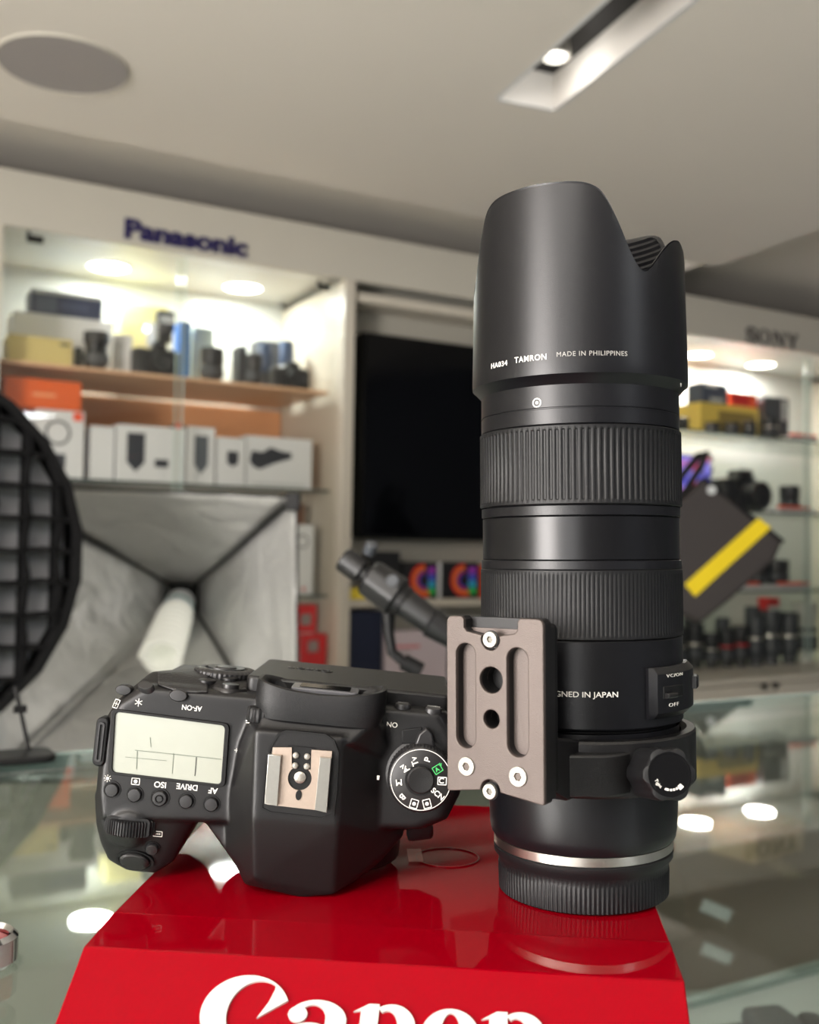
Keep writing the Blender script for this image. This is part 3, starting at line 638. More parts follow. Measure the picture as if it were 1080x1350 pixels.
# ================================================================ SOFTBOXES, GIMBAL, BAG
SIL = mat('silver_fabric', (198, 198, 196), .40, .55, bump=.0, var=.03, scale=30)
nt = SIL.node_tree; b = nt.nodes['Principled BSDF']; nz = nt.nodes.new('ShaderNodeTexNoise'); nz.inputs['Scale'].default_value = 10; nz.inputs['Detail'].default_value = 5; nz.inputs['Distortion'].default_value = .8
tc = nt.nodes.new('ShaderNodeTexCoord'); nt.links.new(tc.outputs['Object'], nz.inputs['Vector']); bu = nt.nodes.new('ShaderNodeBump'); bu.inputs['Strength'].default_value = .9; bu.inputs['Distance'].default_value = .02
nt.links.new(nz.outputs['Fac'], bu.inputs['Height']); nt.links.new(bu.outputs['Normal'], b.inputs['Normal'])
TL = on_y(-8, 640, 2.62); TR = on_y(391, 655, 2.5); BRc = on_y(393, 1030, 2.44); BL = on_y(-8, 1030, 2.56); AP = on_y(248, 781, 3.1)
base = Vector((AP.x, AP.y, 0))
r = empty('silver_softbox', base); tag(r, 'square softbox with crinkled silver lining and a spiral bulb, behind the camera', 'softbox')
O = -base
def panel(a, b_, c):
    mb = MB(); n = 14; vs = []; cen = (TL + BRc) / 2
    nn = (b_ - a).cross(c - a).normalized()
    for i in range(n + 1):
        for j in range(n + 1):
            u = i / n; v = j / n
            p = a.lerp(b_, u).lerp(c + (a.lerp(b_, u) - c) * .12, v)
            sag = math.sin(PI * u) * math.sin(PI * min(v, 1)) * .029
            p = p + nn * (sag + .0065 * noise.noise(p * 9)) + O
            vs.append(p)
    return mb.add(vs, [(i * (n + 1) + j, (i + 1) * (n + 1) + j, (i + 1) * (n + 1) + j + 1, i * (n + 1) + j + 1) for i in range(n) for j in range(n)])
for a, b_ in ((TL, TR), (TR, BRc), (BRc, BL), (BL, TL)):
    o = obj('lining_panel', panel(a, b_, AP), SIL, r, ang=80); so = o.modifiers.new('s', 'SOLIDIFY'); so.thickness = .002
cs = [TL + O, TR + O, BRc + O, BL + O]
for i in range(4):
    obj('edge_piping', MB().tube([cs[i], (cs[i] + cs[(i + 1) % 4]) / 2, cs[(i + 1) % 4]], .0036), DARK, r)
    c_ = cs[i]; ap = AP + O; d = (ap - c_)
    inn = ((cs[0] + cs[2]) / 2 - c_).normalized() * .02
    obj('rod', MB().tube([c_ + inn, c_ + d * .5 + inn * .6, ap + Vector((0, -.05, 0))], .0048), DARK if i != 3 else SIL, r)
obj('corner_cap', MB().box(-.024, .010, -.016, .016, -.034, .010), DARK, r, Matrix.Translation(cs[1]), bevel=.003)
hub = MB().cyl(AP + O + Vector((0, .05, 0)), (0, -1, -.2), .073, .12, 32, r2=.055, ch=.006)
obj('hub', hub, DARK, r)
for k in range(4):
    a = PI / 4 + k * PI / 2
    obj('rod_socket', MB().tube([AP + O + Vector((0, -.03, 0)), AP + O + Vector((.1 * math.cos(a), -.06, .085 * math.sin(a)))], .013), DARK, r)
b0 = AP + O + Vector((-.003, -.075, -.02)); b1 = on_y(211, 868, 2.66) + O; ax = (b1 - b0); LL = ax.length; q = ax.normalized().to_track_quat('Z', 'Y').to_matrix().to_4x4(); q.translation = b0
bl = obj('spiral_bulb', MB().lathe([(.032, 0), (.042, .016), (.046, .08), (.039, .096)], 32, q), WHITE, r)
obj('bulb_collar', MB().lathe([(.0465, .07), (.047, .084)], 32, q, cap=False), mat('teal_band', (90, 160, 150), .4), bl)
BULB = mat('bulb_white', (238, 238, 228), .35, emit=(255, 255, 245), es=.12)
def helix(ph): return [q @ Vector(((.038 + .007 * t) * math.cos(ph + t * 2 * PI * 4.5), (.038 + .007 * t) * math.sin(ph + t * 2 * PI * 4.5), .105 + t * (LL - .105))) for t in [i / 110 for i in range(111)]]
for ph in (0, PI): obj('glass_spiral', MB().tube(helix(ph), .012, 10), BULB, bl)
obj('stand_pole', MB().tube([Vector((0, .02, 0.02)), Vector((0, .02, AP.z))], .011, 14), DARK, r)
for k in range(3):
    a = k * 2 * PI / 3 + .5; obj('leg', MB().tube([Vector((0, .02, .35)), Vector((.32 * math.cos(a), .02 + .32 * math.sin(a), .008))], .008), DARK, r)
# round gridded softbox at the left
Y0 = 2.0
cen = on_y(-163, 730, Y0)
nrm = Vector((.62, -.78, 0)).normalized()
ux = Vector((-nrm.y, nrm.x, 0)); ux = ux if ux.x > 0 else -ux
GM = Matrix((ux, Vector((0, 0, 1)), nrm)).transposed().to_4x4(); RR = .405
foot = on_z(16, 996, 1.0705)
stand = empty('round_softbox', Vector((cen.x - .2, cen.y + .24, 0)))
tag(stand, 'round black softbox with a fabric egg crate grid at the left edge', 'softbox')
GL_ = stand.matrix_world.inverted() @ (Matrix.Translation(cen) @ GM)
NS = 24
poly = [(RR * math.cos(2 * PI * (k + .5) / NS), RR * math.sin(2 * PI * (k + .5) / NS)) for k in range(NS)]
FAB = mat('black_fabric', (16, 16, 17), .75, bump=.3, scale=900, spec=.2)
rim = MB(); n = NS
def ringpoly(sc_, z): return [Vector((x * sc_, y * sc_, z)) for x, y in poly]
L = [ringpoly(1, 0), ringpoly(1.0, .022), ringpoly(.955, .022), ringpoly(.955, -.042), ringpoly(.9, -.042)]
Bk = [ringpoly(1, 0), ringpoly(.97, -.1), ringpoly(.75, -.18), ringpoly(.3, -.25), ringpoly(.05, -.25)]
def rings(mb, Ls):
    vs = [v for l in Ls for v in l]; fs = []
    for j in range(len(Ls) - 1):
        for i in range(n): fs.append((j * n + i, j * n + (i + 1) % n, (j + 1) * n + (i + 1) % n, (j + 1) * n + i))
    mb.add(vs, fs); return mb
obj('rim', rings(MB(), L), FAB, stand, GL_); obj('bowl', rings(MB(), Bk), FAB, stand, GL_)
obj('diffuser', MB().prism([(x * .95, y * .95) for x, y in poly], -.041, -.038), mat('grey_diffuser', (190, 190, 194), .8), stand, GL_)
pit = .068
GF = mat('grid_fabric', (14, 14, 15), .8, spec=.15)
for k in range(-5, 6):
    c = k * pit + .011; h = math.sqrt(max((RR * .95) ** 2 - c * c, 0)) - .002
    if h < .05: continue
    for ver in (0, 1):
        mb = MB(); m_ = 12; vs = []
        for i in range(m_ + 1):
            u = -h + 2 * h * i / m_
            for (dz, off) in ((-.036, -.002), (-.036, .002), (.018, .0055), (.018, -.0055)):
                wv = .0045 * math.sin(u / pit * PI + k) if dz > 0 else 0
                vs.append((c + off + wv, u, dz) if ver else (u, c + off + wv, dz))
        fs = [(i * 4 + a, i * 4 + (a + 1) % 4, i * 4 + 4 + (a + 1) % 4, i * 4 + 4 + a) for i in range(m_) for a in range(4)] + [(0, 1, 2, 3), (m_ * 4, m_ * 4 + 3, m_ * 4 + 2, m_ * 4 + 1)]
        obj('grid_strip', mb.add(vs, fs), GF, stand, GL_, ang=60)
hubp = GL_ @ Vector((0, 0, -.25))
obj('stand_pole', MB().tube([Vector((0, 0, .02)), Vector((0, 0, hubp.z - .02)), hubp], .010, 12), DARK, stand)
for k in range(3):
    a = k * 2 * PI / 3 + .9; obj('leg', MB().tube([Vector((0, 0, .3)), Vector((.26 * math.cos(a), .26 * math.sin(a), .008))], .007), DARK, stand)
fp = empty('flat_base', Matrix.Translation((foot.x, foot.y, 1.0703)) @ Matrix.Rotation(WA, 4, 'Z')); tag(fp, 'thin black flat base with an upright rod on the far counter edge, left', 'base')
fi = fp.matrix_world.inverted()
obj('plate', MB().prism(rrect(-.19, .03, -.045, .0, .012), 0, .006), DARK, fp, bevel=.002)
pB = Vector((.012, -.012, .005)); pA = fi @ on_y(20, 905, foot.y)
obj('brace_rod', MB().tube([pA, pB], .0018), DARK, fp); obj('brace_clamp', MB().box(-.005, .005, -.004, .004, -.003, .003), DARK, fp, Matrix.Translation(pA.lerp(pB, .35)))
# black gimbal behind the body
gy = .98
p = on_y(520, 850, gy)
g = empty('handheld_gimbal', Vector((p.x, gy, 1.0703))); tag(g, 'slanting black handheld gimbal on a small stand, between softbox and lens', 'gimbal')
gi = g.matrix_world.inverted()
def gp(px, py, dy=0): return gi @ on_y(px, py, gy + dy)
h0, h1 = gp(452, 736), gp(600, 842, -.02)
d = (h1 - h0).normalized()
GBK = mat('gimbal_black', (13, 13, 15), .42, bump=.1, scale=600)
def seg(a, b_, r1, r2, nm, m_=GBK, rm=None):
    ax = h1 - h0; L_ = ax.length; q = d.to_track_quat('Z', 'Y').to_matrix().to_4x4(); q.translation = h0 + ax * a
    H_ = L_ * (b_ - a); return obj(nm, MB().lathe([(r1 * .85, 0), (r1, H_ * .06), (r2, H_ * .94), (r2 * .85, H_)], 32, q, rmod=rm), m_, g)
seg(0, .18, .0125, .0125, 'motor_head'); seg(.17, .24, .009, .009, 'neck', DARK); seg(.23, .50, .0175, .019, 'grip_body', GBK, lambda q_, z_, i, j: q_ * (1.05 if i % 4 < 2 else 1)); seg(.49, .56, .0155, .0155, 'control_ring', DARK); seg(.55, .80, .014, .013, 'handle'); seg(.79, 1.0, .015, .011, 'tail_cap')
obj('side_knob', MB().cyl(gp(486, 730), (0.3, -.5, .8), .006, .012, 16, ch=.001), ITEMG, g); obj('joystick', MB().cyl(gp(518, 768, -.018), (0, -1, .3), .006, .008, 16, ch=.001), ITEMG, g)
obj('trigger', MB().cyl(gp(545, 800, -.014), (0, -1, .2), .005, .006, 16, ch=.001), WHITE, g)
arm = [gp(512, 800, .0), gp(513, 835), gp(517, 860), gp(534, 874), gp(545, 884), gp(545, 930), Vector((gp(545, 930).x, 0, .004))]
obj('support_arm', MB().tube(arm, [.007, .005, .005, .005, .006, .005, .005], 12), DARK, g); obj('arm_clamp', MB().cyl(gp(531, 872), (1, 0, -.5), .008, .02, 16, ch=.001), DARK, g)
obj('stand_base', MB().lathe([(.035, 0), (.035, .004), (.012, .008)], 32, Matrix.Translation((gp(545, 930).x, 0, 0))), DARK, g)
# yellow striped bag on a light stand, right
by = 3.9
pc = on_y(868, 700, by + .16)
st = empty('light_stand', Vector((pc.x, pc.y, 0))); tag(st, 'thin black light stand behind the lens that carries the striped bag', 'light stand')
obj('pole', MB().tube([(0, 0, .02), (0, 0, 1.62)], .012, 12), DARK, st); obj('hook', MB().tube([(0, 0, 1.60), (.02, -.04, 1.61), (.03, -.09, 1.60)], .006), DARK, st)
for k in range(3):
    a = k * 2 * PI / 3 + .2; obj('leg', MB().tube([(0, 0, .4), (.3 * math.cos(a), .3 * math.sin(a), .008)], .007), DARK, st)
def bq(px, py, dy=0): return on_y(px, py, by + dy)
bagc = bq(925, 720)
bag = empty('striped_bag', bagc); tag(bag, 'flat black accessory bag with a wide yellow stripe, hanging slanted right of the lens', 'bag')
bi = Matrix.Translation(-bagc)
BAGM = mat('bag_nylon', (52, 47, 46), .6, bump=.4, scale=300)
def slabpx(pts, y0, y1, m, nm, bev=.003, seg=2):
    a = [bi @ bq(x, y) for x, y in pts]; nn = len(a)
    vs = [v + Vector((0, y0, 0)) for v in a] + [v + Vector((0, y1, 0)) for v in a]
    return obj(nm, MB().add(vs, [tuple(range(nn)), tuple(reversed(range(nn, 2 * nn)))] + [(i, i + nn, (i + 1) % nn + nn, (i + 1) % nn) for i in range(nn)]), m, bag, bevel=bev, seg=seg)
slabpx([(926, 632), (1029, 713), (1018, 738), (958, 792), (920, 822), (880, 800), (836, 716)], -.035, .05, BAGM, 'bag_body', .014, 3)
slabpx([(926, 630), (1031, 713), (1028, 717), (924, 635)], -.038, .053, DARK, 'top_binding', .003)
slabpx([(996, 683), (1012, 696), (913, 786), (899, 770)], -.040, -.0352, mat('yellow_webbing', (236, 208, 16), .55, bump=.3, scale=500), 'yellow_stripe', .001)
obj('strap', MB().tube([bi @ bq(x, y, -.004) for x, y in ((862, 700), (880, 672), (905, 646), (926, 612), (932, 594), (922, 600), (900, 626), (884, 650))], .014, 8), DARK, bag)
obj('strap', MB().tube([bi @ bq(x, y, -.006) for x, y in ((890, 672), (912, 652), (926, 638), (932, 640))], .009, 8), DARK, bag)
obj('strap_ring', MB().tube([bi @ bq(933 + 7 * math.cos(a), 614 + 16 * math.sin(a)) for a in [i * PI / 10 for i in range(20)]], .004, 8), ITEMG, bag)
obj('badge', MB().cyl(bi @ bq(938, 646, -.036), (0, -1, 0), .017, .006, 20), GREYC, bag)
# ================================================================ RED DISPLAY STAND
def pl(px, py, M, wz=0.0):                                  # pixel -> local x, y on plane local z = wz of frame M
    Mi = M.inverted(); o = Mi @ CAM; d = Mi.to_3x3() @ ray(px, py); k = (wz - o.z) / d.z; p = o + d * k; return p.x, p.y
RZ = 1.123
ra = -0.104
RM = Matrix.Translation((-0.0086, 0.3246, 1.0702)) @ Matrix.Rotation(ra, 4, 'Z')
riser = empty('red_display_stand', RM); tag(riser, 'glossy red acrylic display stand with white lettering under camera and lens', 'display stand')
HW = .0945; RH = RZ - 1.0702
sec = [(0.2, 0), (0.2, RH), (0.028, RH), (0.0, RH - .0012), (-0.066, 0.0)]
def xw(y): return HW
mb = MB(); vs = []
for sx in (-1, 1):
    for (y, z) in sec: vs.append((sx * HW - (.045 * y if sx < 0 and y > 0 else 0), y, z))
n5 = 5
mb.add(vs, [(0, 1, 2, 3, 4), (9, 8, 7, 6, 5)] + [(i, (i + 1) % 5 , (i + 1) % 5 + 5, i + 5) for i in range(5)])
obj('stand_body', mb, RED, riser, bevel=.0006, seg=2, ang=1.5)
# raised white letters on the slanted front
p_top = Vector((0, 0, RH - .0012)); sl_ = Vector((0, -0.066, -(RH - .0012))).normalized()
FM = RM @ Matrix((Vector((1, 0, 0)), -sl_, Vector((1, 0, 0)).cross(-sl_))).transposed().to_4x4(); FM = RM @ (Matrix.Translation(p_top) @ Matrix((Vector((1, 0, 0)), -sl_, Vector((1, 0, 0)).cross(-sl_))).transposed().to_4x4())
lx0, ly0 = pl(266, 1330, FM); lx1, ly1 = pl(722, 1350, FM); _, lyt = pl(325, 1287, FM)
ks = (lx1 - lx0) / 4.62
FL = Matrix.Translation(p_top) @ Matrix((Vector((1, 0, 0)), -sl_, Vector((1, 0, 0)).cross(-sl_))).transposed().to_4x4() @ Matrix.Translation((lx0, lyt - ks * 1.02, .0004))
LW = mat('white_letters', (188, 182, 178), .35)
def letter(loops, th=.0009): shape2d([[(x * ks, y * ks) for x, y in l] for l in loops], th, LW, riser, FL, 'letter')
def arcp(cx, cy, rx, ry, a0, a1, n=28): return ell(cx, cy, rx, ry, n, math.radians(a0), math.radians(a1))
letter([arcp(.60, .50, .60, .52, 22, 312, 44) + arcp(.76, .50, .40, .445, 300, 62, 40) + [(.95, .83), (.90, .66), (.78, .43)]])
def n_(x):
    letter([[(x - .10, .60), (x + .10, .72), (x + .24, .72), (x + .24, .04), (x + .32, 0), (x - .08, 0), (x, .04), (x, .62)]])
    letter([arcp(x + .42, .42, .32, .31, 128, 0, 18) + [(x + .74, .04), (x + .82, 0), (x + .44, 0), (x + .50, .04)] + arcp(x + .36, .42, .14, .22, 0, 120, 14)], .00094)
letter([arcp(1.58, .46, .40, .27, 0, 170, 20) + arcp(1.52, .46, .18, .20, 160, 0, 16)]); letter([ell(1.32, .52, .13, .11, 20)], .00094)
letter([[(1.70, .50), (1.70, .08), (1.78, 0), (2.06, 0), (1.98, .08), (1.98, .50)]], .00086)
letter([ell(1.52, .20, .34, .22, 28), ell(1.58, .20, .14, .15, 24)[::-1]], .00082)
n_(2.16); 
letter([ell(3.36, .35, .385, .37, 36), ell(3.36, .35, .13, .31, 30)[::-1]])
n_(3.86)
# clear round sticker on the top
cx, cy = on_z(590, 1131, RZ).xy
rl = RM.inverted() @ Vector((cx, cy, RZ))
stk = obj('clear_sticker', MB().lathe([(.0134, 0), (.0134, .0004), (.0128, .0004), (.0128, 0)], 64, cap=False), mat('sticker_edge', (120, 14, 20), .15), None, RM @ Matrix.Translation((rl.x, rl.y, RH + .0001))); tag(stk, 'thin clear round sticker outline on the red top between camera and lens', 'sticker')
tp = obj('clear_tape', MB().box(-.003, .003, -.009, .009, 0, .0003), glass_mat('tape_clear', (255, 210, 210), 1.5, 0, .05), None, RM @ Matrix.Translation((rl.x - .0135, rl.y - .001, RH + .0006)) @ Matrix.Rotation(.15, 4, 'Z')); tag(tp, 'short strip of clear tape beside the round sticker', 'tape')
# ================================================================ TELEPHOTO LENS
LX, LY = 0.0684, 0.396
LM_ = Matrix.Translation((LX, LY, RZ + .0003)) @ Matrix.Rotation(-0.0175, 4, 'Y')
lens = empty('telephoto_lens', LM_); tag(lens, 'large black telephoto zoom lens with hood standing upright on the red stand', 'lens')
LI = LM_.inverted()
def lp(px, py, R):                                          # pixel -> (angle, height) on the lens cylinder of radius R
    o = LI @ CAM; d = LI.to_3x3() @ ray(px, py)
    a = d.x ** 2 + d.y ** 2; b = 2 * (o.x * d.x + o.y * d.y); c = o.x ** 2 + o.y ** 2 - R * R
    k = (-b - math.sqrt(max(b * b - 4 * a * c, 0))) / (2 * a); p = o + d * k
    return math.atan2(p.x, -p.y), p.z
def wrap(R, ph0, h0, tilt=0): return lambda co: Vector(((R + co.z) * math.sin(ph0 + co.x / R), -(R + co.z) * math.cos(ph0 + co.x / R), h0 + co.y))
def ltext(s, px0, py0, px1, py1, R, size, m, bold=0, nm='lettering'):
    a0, h0 = lp(px0, py0, R); a1, h1 = lp(px1, py1, R)
    return text(s, size, m, lens, None, .00008, bold, nm, wrap(R + .00006, (a0 + a1) / 2, (h0 + h1) / 2), width=(a1 - a0) * R)
def ribs(n_per, pat, amp): return lambda r, z, i, j: r
def ribbed(r, z0, z1, count, per, amp, m, name, pat):
    prof = [(r - .0006, z0), (r, z0 + .0004), (r, z0 + .0016), (r, z0 + .0020), (r, z1 - .0020), (r, z1 - .0016), (r, z1 - .0004), (r - .0006, z1)]
    def rm(q, z, i, j): return q + (amp * pat[i % per] if j in (3, 4) else 0) - (amp if j in (3, 4) else 0)
    return obj(name, MB().lathe(prof, count * per, rmod=rm, cap=False), m, lens, ang=50)
# rear cap and mount
def capmod(r, z, i, j): return r + (.00035 if (i % 4 < 2) else 0) if 1 <= j <= 2 else r
cp = obj('rear_cap', MB().lathe([(.0305, 0), (.0316, .0007), (.0318, .0095), (.0318, .0100), (.0322, .0130), (.0336, .0145), (.0338, .0168), (.0330, .0176)], 480, rmod=capmod), RUB, lens, ang=40)
obj('mount_ring', MB().lathe([(.0330, .0172), (.0337, .0176), (.0337, .0207), (.0330, .0208)], 96), STEEL, lens)
obj('lower_barrel', MB().lathe([(.0330, .0207), (.0336, .0209), (.0347, .0224), (.0352, .0255), (.0355, .0310), (.0357, .0370), (.0359, .0440), (.0364, .0600), (.0364, .0640), (.0372, .0645)], 128, cap=False), LENSB, lens, ang=30)
obj('fixed_barrel', MB().lathe([(.0364, .0650), (.0376, .0656), (.0380, .0662), (.0380, .0962), (.0377, .0966)], 144, cap=False), LENSB, lens, ang=25)
obj('inner_core', MB().lathe([(.0330, .018), (.0330, .024), (.0352, .046), (.0355, .186)], 96), DARK, lens)
ribbed(.0383, .0968, .1216, 150, 6, .00028, RUB, 'focus_ring', (1, 1, 1, 1, 0, 0))
obj('focus_ring_collar', MB().lathe([(.0378, .1214), (.0381, .1218), (.0380, .1246), (.0374, .1249)], 128, cap=False), LENSB, lens, ang=25)
obj('glossy_band', MB().lathe([(.0370, .1249), (.0374, .1252), (.0374, .1403), (.0370, .1406)], 128, cap=False), LENSG, lens, ang=25)
obj('zoom_ring_collar', MB().lathe([(.0372, .1407), (.0378, .1410), (.0378, .1442), (.0374, .1445)], 128, cap=False), LENSB, lens, ang=25)
ribbed(.0384, .1446, .1730, 104, 8, .0005, RUB, 'zoom_ring', (0, .7, 1, 1, 1, .7, 0, 0))
obj('front_barrel', MB().lathe([(.0374, .1731), (.0378, .1734), (.0378, .1786), (.0375, .1788), (.0375, .1791), (.0378, .1793), (.0377, .1905)], 128, cap=False), LENSB, lens, ang=25)
a0, h0 = lp(708, 531, .0378)
s_ = shape2d([ell(0, 0, .0017, .0017), ell(0, 0, .0013, .0013)[::-1], ], .0002, WHITEINK, None, None, 'index_mark')
for v in s_.data.vertices: v.co = wrap(.03785, a0, h0)(v.co)
s_.parent = lens
s_ = shape2d([ell(0, 0, .0006, .0006, 12)], .0002, WHITEINK, None, None, 'index_dot')
for v in s_.data.vertices: v.co = wrap(.03785, a0, h0)(v.co)
s_.parent = lens
# hood
HT = [(0, .1325), (18, .132), (25, .1315), (30, .1305), (35, .1283), (40, .1225), (44, .1166), (49, .1085), (54, .1022), (58, .1005), (63, .1030), (70, .1085), (76, .1125), (82, .1148), (90, .116)]
def hh(a):
    d = (math.degrees(a) + 32) % 180; d = min(d, 180 - d)
    for i in range(len(HT) - 1):
        if HT[i][0] <= d <= HT[i + 1][0]:
            t = (d - HT[i][0]) / (HT[i + 1][0] - HT[i][0]); t = t
            return .127 + HT[i][1] + (HT[i + 1][1] - HT[i][1]) * t
def hs(a): return sum(hh(a + math.radians(k)) * w_ for k, w_ in ((-2, .2), (-1, .2), (0, .2), (1, .2), (2, .2)))
NH = 240
LVo = [(.0378, .1872), (.0402, .1898), (.0411, .1905), (.0412, .1925)] + [(.0412 - .0007 * k / 12, .1925 + k * (.265 - .1925) / 24) for k in range(1, 25)]
LVi = [(.0388 - (.0006 if k % 2 else 0), .258 - k * .0012) for k in range(56)] + [(.0385, .1905), (.0382, .1880)]
vs = []; nl = 0
rows_ = [('o', l) for l in LVo] + [('r', None), ('r2', None)] + [('i', l) for l in LVi]
for kind, l in rows_:
    for i in range(NH):
        a = -PI + 2 * PI * i / NH; top = hs(a)
        if kind == 'o': r_, z = l[0], min(l[1], top - .0008)
        elif kind == 'r': r_, z = .0400, top - .0001
        elif kind == 'r2': r_, z = .0394, top - .0004
        else: r_, z = l[0], min(l[1], top - .0012)
        vs.append((r_ * math.sin(a), -r_ * math.cos(a), z))
    nl += 1
fs = [(j * NH + i, j * NH + (i + 1) % NH, (j + 1) * NH + (i + 1) % NH, (j + 1) * NH + i) for j in range(nl - 1) for i in range(NH)]
me = bpy.data.meshes.new('lens_hood'); me.from_pydata(vs, [], fs)
bm = bmesh.new(); bm.from_mesh(me); bmesh.ops.remove_doubles(bm, verts=bm.verts, dist=.00004); bmesh.ops.recalc_face_normals(bm, faces=bm.faces); bm.to_mesh(me); bm.free()
shade(me, 40); hood = mesh_obj('lens_hood', me, LENSB, lens)
def htext(s, px0, py0, px1, py1, size, m, bold, nm='lettering', sp=1.12):
    a0, h0 = lp(px0, py0, .0412); a1, h1 = lp(px1, py1, .0412)
    return text(s, size, m, hood, None, .00008, bold, nm, wrap(.04127, (a0 + a1) / 2, (h0 + h1) / 2), spacing=sp, width=(a1 - a0) * .0412)
htext('HA034', 648, 483, 669, 479, .0027, WHITEINK, .00002)
htext('TAMRON', 679, 475, 721, 471, .0030, WHITEINK, .00003)
htext('MADE IN PHILIPPINES', 734, 467.5, 827, 467, .0024, GREYINK, 0)
a0, h0 = lp(898, 507, .0402)
t_ = text('\u25cb', .002, WHITEINK, hood, None, .00008, 0, 'lock_mark', wrap(.0404, a0, h0))
tri = shape2d([[(-.0008, .0004), (.0008, .0004), (0, -.0010)]], .0002, WHITEINK, None, None, 'lock_mark')
for v in tri.data.vertices: v.co = wrap(.0402, a0, .1895)(v.co)
tri.parent = hood
bpy.data.objects.remove(t_)
a1, h1 = lp(815, 916, .038); a0_, h0_ = lp(733, 914, .038)
wd_ = (a1 - a0_) * .038 * 17 / 13.2
text('DESIGNED IN JAPAN', .0027, WHITEINK, lens, None, .00008, .00002, 'lettering', wrap(.03806, a1 - wd_ / 2 / .038, h1), width=wd_)
# switch panel
def patch(a0, a1, z0, z1, r0, r1, name, m, ch=.0012, parent=lens, n=28, bev=0):
    vs = []; cha = ch / r1
    sec_ = [(0, 0, r0), (0, 0, r1 - ch), (1, 1, r1)]
    A_ = [a0 + (a1 - a0) * i / n for i in range(n + 1)]
    mb = MB(); grid = {}
    aa = [(a0, r0), (a0, r1 - ch)] + [(a0 + cha + (a1 - a0 - 2 * cha) * i / n, r1) for i in range(n + 1)] + [(a1, r1 - ch), (a1, r0)]
    zz = [(z0, 0), (z0, 1), (z0 + ch, 2), (z1 - ch, 2), (z1, 1), (z1, 0)]
    for a, r_ in aa:
        for z, kk in zz:
            q = min(r_, (r0, r1 - ch, r1)[kk]); vs.append((q * math.sin(a), -q * math.cos(a), z))
    fs = [(i * 6 + k, (i + 1) * 6 + k, (i + 1) * 6 + k + 1, i * 6 + k + 1) for i in range(len(aa) - 1) for k in range(5)]
    return obj(name, mb.add(vs, fs), m, parent, ang=30, bevel=bev)
PA0 = lp(852, 915, .038)[0]; PA1 = math.radians(82)
zt_ = lp(880, 880, .0415)[1]; zb_ = lp(880, 948, .0415)[1]
sp2 = patch(PA0, PA1, zb_, zt_, .0374, .0416, 'switch_panel', LENSB, .0022, bev=.0004)
pa, ph_ = lp(888, 912, .0416)
patch(lp(874, 912, .0416)[0], lp(900, 912, .0416)[0], lp(888, 920, .0416)[1], lp(888, 903, .0416)[1], .040, .0419, 'switch_slot', DARK, .0004, sp2)
patch(lp(876, 912, .0416)[0], lp(889, 912, .0416)[0], lp(888, 919, .0416)[1], lp(888, 912, .0416)[1], .040, .0436, 'switch_slider', BLK, .0005, sp2)
patch(math.radians(66), math.radians(76), lp(888, 915, .0416)[1], lp(888, 898, .0416)[1], .040, .0436, 'focus_switch', BLK, .0005, sp2)
def ptext(s, px0, px1, py, size):
    a0, h0 = lp(px0, py, .0416); a1, h1 = lp(px1, py, .0416); text(s, size, WHITEINK, sp2, None, .00006, -.00001, 'lettering', wrap(.04165, (a0 + a1) / 2, h0), spacing=1.15, width=(a1 - a0) * .0416)
ptext('VC/ON', 879, 900, 891.5, .0016); ptext('OFF', 882, 895, 930, .0018)
# tripod collar
col_ = obj('tripod_collar', MB().lathe([(.0385, .0428), (.0418, .0432), (.0424, .0440), (.0424, .0618), (.0418, .0626), (.0390, .0628), (.0370, .0615)], 128, cap=False), BLK, lens, ang=30)
# plate frame (lens local)
al = math.radians(35.5)
pL = on_y(588, 927, .353); pR = on_y(717.5, 940, .331)
pc = LI @ ((pL + pR) / 2)
PX = Vector((math.cos(al), -math.sin(al), 0)); PN = Vector((-math.sin(al), -math.cos(al), 0))
PM = Matrix((PX, Vector((0, 0, 1)), PN)).transposed().to_4x4(); PM.translation = pc
PW = LM_ @ PM
def pp(px, py, w_=0): return pl(px, py, PW, w_)
k0 = [pp(590, 812), pp(713, 816), pp(722, 1065), pp(590, 1040)]
x0, x1 = (k0[0][0] + k0[3][0]) / 2, (k0[1][0] + k0[2][0]) / 2; y1, y0 = (k0[0][1] + k0[1][1]) / 2, (k0[2][1] + k0[3][1]) / 2
print('PLATE', x0, x1, y0, y1, k0)
nl_, nb = pp(612, 832); nr_, _ = pp(683, 835)
cr_ = .0022
def notch_outline(yo, r=cr_):
    o = [(x0 + r * (1 - math.sin(a)), y1 - r * (1 - math.cos(a))) for a in [PI / 2 * i / 6 for i in range(7)]][0:]
    return o
out = []
out += [(x0, y0 + .0006), (x0 + .0006, y0)]
sx, sy = pp(647, 1043)
out += [(sx + .0038 * math.cos(a), max(y0, sy + .0038 * math.sin(a))) for a in [PI - PI * i / 12 for i in range(13)]]
out += [(x1 - .0006, y0), (x1, y0 + .0006), (x1, y1 - cr_)] + [(x1 - cr_ + cr_ * math.cos(a), y1 - cr_ + cr_ * math.sin(a)) for a in [PI / 2 * i / 6 for i in range(1, 7)]]
out += [(nr_ + .001, y1), (nr_, y1 - .001), (nr_, nb + .0012), (nr_ - .0012, nb)]
tx, ty = pp(647, 843)
out += [(tx + .0036 * math.cos(a), min(nb, ty + .0036 * math.sin(a))) for a in [0.35 - (PI + .7) * i / 12 for i in range(13)]]
out += [(nl_ + .0012, nb), (nl_, nb + .0012), (nl_, y1 - .001), (nl_ - .001, y1)] + [(x0 + cr_ - cr_ * math.sin(a), y1 - cr_ + cr_ * math.cos(a)) for a in [PI / 2 * i / 6 for i in range(0, 7)]]
